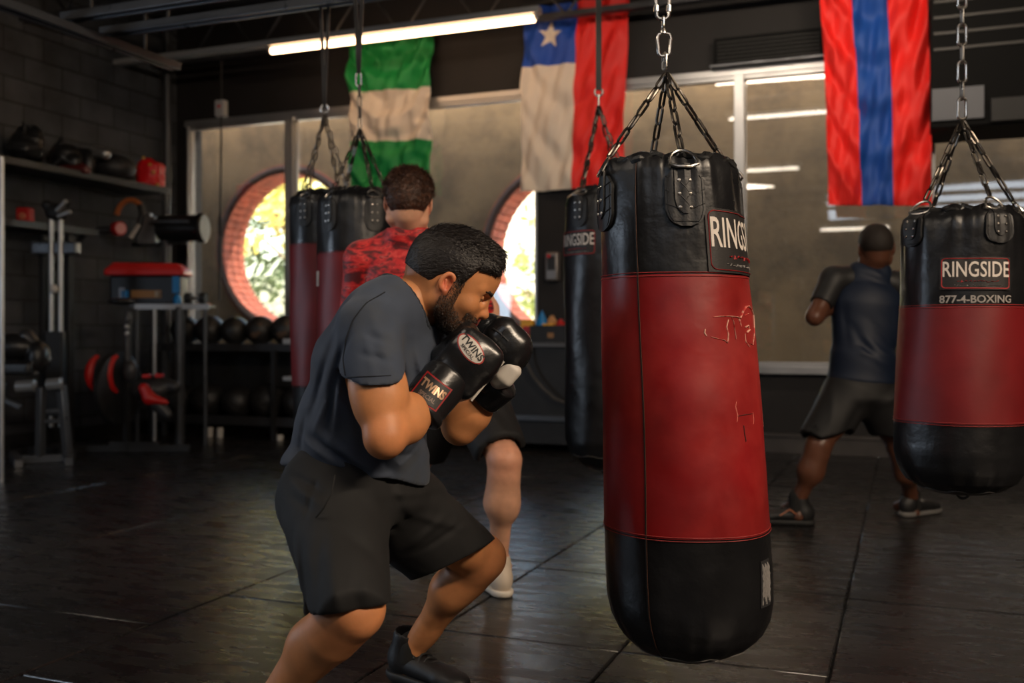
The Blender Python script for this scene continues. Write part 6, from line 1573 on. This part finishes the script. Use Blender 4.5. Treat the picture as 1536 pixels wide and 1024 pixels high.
for px, z in ((437,.88),(437,.55)):
    a = rk(px, z, -.16); mb = MB(); mb.box(a, (.12,.10,.05 if z > .6 else .04)); mb.build('bracket', mat('bracket_pale', (.45,.47,.5), .4, .2), t, bevel=.006)
BALL = mat('slam_rubber', (.016,.015,.015), .45, bump=.6, bscale=45, bdist=.006, var=.3, vscale=10)
def ball(px, z, r, label, spot=None, dy=0.):
    c_ = rk(px, z, dy); b0_ = thing('slam_ball', label, 'ball', c_-Vector((0,0,r)), 'slam balls on the rack')
    mb = MB(); mb.ball(c_, r, 28, 18); mb.build('shell', BALL, b0_)
    mb = MB(); mb.torus(c_, r+.0005, .004, W(.6,-.3,.7), 36, 6); mb.build('seam', M['rubber'], b0_)
    if spot:
        for dx, dz, w_ in spot:
            d_ = W(dx, -1, dz).normalized(); mb = MB(); mb.lathe([(w_,0),(w_*.8,.004),(.001,.006)], c_+d_*(r-.002), 14, axis=d_); mb.build('print', mat('ball_print', srgb(86,66,52), .7, var=.4, vscale=60), b0_)
nm = ['first', 'second', 'third', 'fourth', 'fifth', 'sixth', 'seventh', 'eighth']
r_ = .138; n_b = 0; xb = rk(278, 0).x; i = 0
while xb < x1_-.15:
    pxs = 1
    c_ = Vector((xb, yr, .84+r_)); r0 = r_*(1, 1.02, .97, 1.0, 1.02, 1.0, .98, 1.0)[i % 8]
    kk = c_; X_ = kk.x*CT+kk.y*ST; D_ = -kk.x*ST+kk.y*CT; px = 768+F*X_/D_
    ball(px, .84+r0, r0, 'dark slam ball on the upper tier of the rack, %s from its left end' % nm[i], [(-.25,-.35,.035),(.1,-.2,.02),(.2,.45,.02)] if i in (3, 4) else None, dy=random.uniform(-.01, .01)); xb += .285; i += 1
xb = rk(270, 0).x; i = 0
while xb < x1_-.15:
    c_ = Vector((xb, yr, .3)); r0 = (.15,.16,.15,.165,.155,.16,.15,.15)[i % 8]; X_ = c_.x*CT+c_.y*ST; D_ = -c_.x*ST+c_.y*CT; px = 768+F*X_/D_
    ball(px, .17+r0, r0, 'dark slam ball on the lower tier of the rack, %s from its left end' % nm[i], None, dy=random.uniform(-.01, .01)); xb += .335; i += 1
# counter by the pillar
ya = 7.82; ca0, ca1 = on_y(600, 500, ya).x, on_y(915, 500, ya).x
t = thing('counter', 'long low black counter under the window between the two left bays', 'counter', ((ca0+ca1)/2, ya, 0))
mb = MB(); mb.box2((ca0, ya-.26, .84), (ca1, ya+.30, .875)); mb.build('top', mat('counter_top', (.10,.10,.105), .3, .2), t, bevel=.004); mb = MB(); mb.box2((ca0+.02, ya-.22, .06), (ca1-.02, ya+.28, .84)); mb.build('front_panel', BP, t)
mb = MB(); mb.box2((ca0, ya-.27, .25), (ca1, ya-.23, .29)); mb.build('kick_rail', GM_, t)
def onc(px, dy=-.12): p = on_y(px, 500, ya+dy); return Vector((p.x, p.y, .875))
t = thing('carton', 'yellow carton on the counter left of the black crate', 'carton', onc(792)); a = onc(792, -.08); mb = MB(); mb.box(a+Vector((0,0,.095)), (.10,.08,.19)); mb.build('box', M['yellow_plastic'], t, bevel=.004); mb = MB(); mb.box(a+Vector((0,-.042,.10)), (.06,.004,.07)); mb.build('label', M['red_plastic'], t)
t = thing('crate', 'black plastic crate full of small toys on the counter by the pillar', 'crate', onc(829)); a = onc(829); L2_ = .155
mb = MB(); 
for s_ in (-1, 1): mb.box(a+Vector((s_*L2_,0,.07)), (.012,.2,.14)); mb.box(a+Vector((0,s_*.1,.07)), (2*L2_,.012,.14))
mb.box(a+Vector((0,0,.006)), (2*L2_,.2,.012)); mb.build('shell', BP, t); mb = MB(); mb.box(a+Vector((.02,-.108,.06)), (.05,.006,.04)); mb.build('sticker', mat('label_tan', srgb(150,110,70), .6), t)
for nm_, px, c_, w_, h_, lab in (('funnel', 813, M['blue_plastic'], .055, .13, 'bright blue pointed funnel sticking out of the black crate'), ('cup', 828, mat('cup_tan', srgb(190,140,90), .5), .04, .12, 'tan cup sticking out of the black crate'), ('bottle', 841, M['red_plastic'], .035, .09, 'small red bottle in the right end of the black crate'), ('sponge', 826, M['yellow_plastic'], .045, .03, 'yellow sponge on the front of the black crate')):
    a = onc(px)+Vector((0,-.05 if nm_ == 'sponge' else 0,.10)); t = thing(nm_, lab, nm_, a)
    mb = MB(); 
    if nm_ == 'sponge': mb.box(a+Vector((0,0,.04)), (.09,.05,.03))
    elif nm_ == 'funnel': mb.lathe([(w_,0),(w_,.05),(w_*.8,.08),(.006,.08+h_*.6),(.001,.165)], a, 18)
    else: mb.lathe([(w_*.8,0),(w_,.02),(w_,h_*.7),(w_*.5,h_*.85),(w_*.45,h_),(.001,h_+.002)], a, 16)
    mb.build('body', c_, t)
# dispenser on the pillar
c0_ = on_y(829, 400, YW-.075); t = thing('wall_dispenser', 'grey metal dispenser with a red button on the black pillar', 'dispenser', c0_); mb = MB(); mb.box(c0_, (.12,.08,.25)); mb.build('body', mat('dispenser_grey', (.22,.2,.19), .35, .6), t, bevel=.02, bseg=3); mb = MB(); mb.box(c0_+Vector((.0,-.042,.03)), (.07,.01,.12)); mb.build('panel', BP, t, bevel=.004); mb = MB(); mb.cyl(c0_+Vector((-.02,-.04,.09)), c0_+Vector((-.02,-.052,.09)), .016, 14); mb.build('button', M['red_plastic'], t)
# jump rope drooping from the counter
pts = [on_y(px, py, ya-.30) for px, py in ((786,518),(790,545),(800,565),(815,583),(832,598),(852,606),(880,603))]; mb = MB(); mb.tube(pts, .012, 8); tag(mb.build('jump_rope', mat('rope_grey', (.05,.045,.042), .5, var=.5, vscale=60)), 'thin dark rope drooping along the front of the counter', 'rope')
# pull cord with a switch box near the left window
t = thing('hoist_switch', 'small grey switch box on a thin black cord before the left window', 'switch', on_y(332, 163, 7.55)); a = on_y(332, 163, 7.55); mb = MB(); mb.box(a, (.10,.07,.15)); mb.build('box', mat('switch_grey', (.35,.34,.33), .4), t, bevel=.008); mb = MB(); mb.box(a+Vector((0,-.037,.015)), (.03,.004,.025)); mb.build('label', M['red_plastic'], t)
mb = MB(); mb.cyl((a.x, a.y, a.z+.07), (a.x, a.y, 3.56), .006, 6); mb.build('cord', BP, t); b = on_y(329, 470, 7.55); mb = MB(); mb.tube([(a.x, a.y, a.z-.07), (a.x-.01, a.y, 2.1), (a.x-.02, a.y, 1.25)], .010, 6); mb.build('pull_cord', M['rubber'], t); mb = MB(); mb.lathe([(.012,0),(.018,.02),(.018,.16),(.010,.19)], Vector((a.x-.014, a.y, 1.85)), 12); mb.build('grip', M['rubber'], t)
# vent above the right bays
va, vb = on_y(1071, 108, YW-.1), on_y(1236, 108, YW-.1); t = thing('air_vent', 'long black slatted air vent above the right window', 'vent', ((va.x+vb.x)/2, YW-.1, 3.08))
mb = MB(); mb.box2((va.x, YW-.12, 3.10), (vb.x, YW-.005, 3.32)); mb.build('housing', mat('vent_black', (.003,.003,.003), .8, spec=.2), t, bevel=.005); 
for k in range(6): mb = MB(); mb.bar((va.x+.03, YW-.125, 3.13+.03*k), (vb.x-.03, YW-.125, 3.13+.03*k), .012, .008); mb.build('slat', mat('vent_slat', (.012,.011,.010), .6), t)
mb = MB(); mb.box2((va.x-.03, YW-.13, 3.094), (vb.x+.02, YW-.01, 3.106)); mb.build('lower_trim', GM_, t)
# boxed unit with a grey screen above the right edge window
u0, u1 = on_y(1396, 150, 7.55), on_y(1620, 150, 7.55); t = thing('wall_cabinet', 'black boxed cabinet with a grey panel, hung above the right edge window', 'cabinet', ((u0.x+u1.x)/2, 7.85, 2.42)); z1_ = on_y(1440, 190, 7.55).z
mb = MB(); mb.box2((u0.x, 7.55, z1_), (u1.x, YW-.04, 3.35)); mb.build('body', mat('cabinet_black', (.003,.003,.003), .8, spec=.2), t, bevel=.01)
p0_, p1_ = on_y(1398, 182, 7.54), on_y(1476, 128, 7.54); mb = MB(); mb.box2((p0_.x, 7.53, p0_.z), (p1_.x, 7.55, p1_.z)); mb.build('grey_panel', mat('panel_grey', (.11,.115,.13), .4), t)
p0_, p1_ = on_y(1486, 184, 7.54), on_y(1600, 140, 7.54); mb = MB(); mb.box2((p0_.x, 7.50, p0_.z), (p1_.x, 7.55, p1_.z)); mb.build('speaker_box', mat('speaker_black', (.014,.014,.014), .6), t, bevel=.006)
for k in range(4): mb = MB(); z_ = 2.92+.11*k; mb.bar((u0.x+.02, 7.545, z_), (u1.x, 7.545, z_), .012, .018); mb.build('rib', mat('rib_brown', (.03,.027,.024), .5), t)
# ================= camera and light
cam = bpy.data.cameras.new('camera'); co = bpy.data.objects.new('camera', cam); link(co)
cam.sensor_width = 36; cam.sensor_fit = 'HORIZONTAL'; cam.lens = F/1536*36; cam.shift_y = -12/1536
cam.clip_start = .05; cam.clip_end = 300
co.location = (0, 0, CH); co.rotation_euler = (PI/2, 0, TH)
cam.dof.use_dof = True; cam.dof.focus_distance = 2.35; cam.dof.aperture_fstop = 2.8
sc = bpy.context.scene; sc.camera = co
sc.view_settings.view_transform = 'Standard'; sc.view_settings.look = 'None'; sc.view_settings.gamma = 1; sc.view_settings.use_curve_mapping = False
sc.view_settings.exposure = 0.0
w = bpy.data.worlds.new('world'); sc.world = w; w.use_nodes = True; nt = w.node_tree
bg = nt.nodes['Background']; sk = nt.nodes.new('ShaderNodeTexSky'); sk.sky_type = 'NISHITA'; sk.sun_elevation = math.radians(38); sk.sun_rotation = math.radians(200); sk.sun_disc = False; sk.dust_density = 3; sk.air_density=1.3
nt.links.new(sk.outputs[0], bg.inputs[0]); bg.inputs[1].default_value = 1.6
def area(name, loc, target, sx, sy, power, c):
    l = bpy.data.lights.new(name, 'AREA'); l.shape = 'RECTANGLE'; l.size = sx; l.size_y = sy; l.energy = power; l.color = c
    o = bpy.data.objects.new(name, l); link(o); o.location = loc; d = Vector(target)-Vector(loc); o.rotation_euler = d.to_track_quat('-Z', 'Y').to_euler(); return o
su = bpy.data.lights.new('sun', 'SUN'); su.energy = 11; su.angle = .02; su.color = (1,.93,.8); so = bpy.data.objects.new('sun', su); link(so)
so.rotation_euler = Vector((-.42, -.30, -.86)).to_track_quat('-Z', 'Y').to_euler()
# fluorescent tubes under the ceiling
TUBE = emit('tube_glow', (1., .60, .32), 15.)
TUBE2 = emit('tube_glow_high', (1., .86, .70), 14.)
def tube_lamp(x0, x1, y, z, label, m=None, along='x', r=.019, rail=0.):
    a = Vector((x0, y, z)); b = Vector((x1, y, z))
    if along == 'y': a = Vector((y, x0, z)); b = Vector((y, x1, z))
    t = thing('tube_light', label, 'ceiling light', (a+b)/2+Vector((0,0,.05)), 'fluorescent tubes under the joists')
    d = (b-a).normalized(); s = d.cross(Vector((0,0,1)))
    mb = MB(); mb.bar(a-d*(.05+rail)+Vector((0,0,.065)), b+d*.05+Vector((0,0,.065)), .09, .05)
    mb.bar(a-d*.03+Vector((0,0,.03)), a+d*.0+Vector((0,0,.03)), .04, .07); mb.bar(b+Vector((0,0,.03)), b+d*.03+Vector((0,0,.03)), .04, .07)
    mb.build('housing', mat('lamp_housing', (.3,.3,.3), .4, .3), t, bevel=.004)
    mb = MB(); mb.cyl(a, b, r, 12); mb.build('tube', m or TUBE, t)
    for q in (.1, .9):
        p = a.lerp(b, q); mb = MB(); mb.cyl(p+Vector((0,0,.09)), (p.x, p.y, 3.56), .005, 6); mb.build('hanger_rod', M['black_paint'], t)
    return t
tube_lamp(-5.17, -2.72, 7.37, 3.42, 'long glowing fluorescent tube above the flags', r=.026, rail=2.0)
tube_lamp(-1.9, -.75, 4.8, 3.42, 'fluorescent tube above the black hanging bag', TUBE2)
tube_lamp(.7, 1.9, 1.5, 3.42, 'fluorescent tube above the main bag', TUBE2)
tube_lamp(-3.9, -1.5, 1.0, 3.42, 'fluorescent tube above the bearded boxer', TUBE2)
tube_lamp(-1.5, -.3, -3.2, 2.9, 'fluorescent tube near the back wall', TUBE2)

# light thrown by the lamp banks plus fill lights added to brighten the scene
def cam_area(name, X, D, Z, tx, td, tz, sx, sy, p, c): return area(name, W(X, D, Z), W(tx, td, tz), sx, sy, p, c)
cam_area('lamp_bank_key', 2.75, -.5, 3.3, .1, 2.3, .7, 2.4, .10, 195, (1,.79,.58))
cam_area('lamp_bank_left', -2.5, 1.6, 3.3, -.5, 2.6, .8, 2.4, .10, 24, (1,.84,.68))
area('cool_fill_left', (-6.6, 1.4, 1.35), (-.5, 2.2, .8), 2.4, .9, 45, (.70,.83,1))  # cool fill added from the left, no window in that wall
cam_area('cool_fill_back', -.8, -3.4, 3.4, 0, 3, .6, 4, .5, 25, (.78,.87,1))  # cool fill added behind the viewer, the back wall has no glazing
area('flag_fill', (-.6, 6.2, 3.5), (-.4, 8.3, 2.2), 2.4, .10, 26, (1,.82,.64))  # extra light added in front of the flags to brighten them
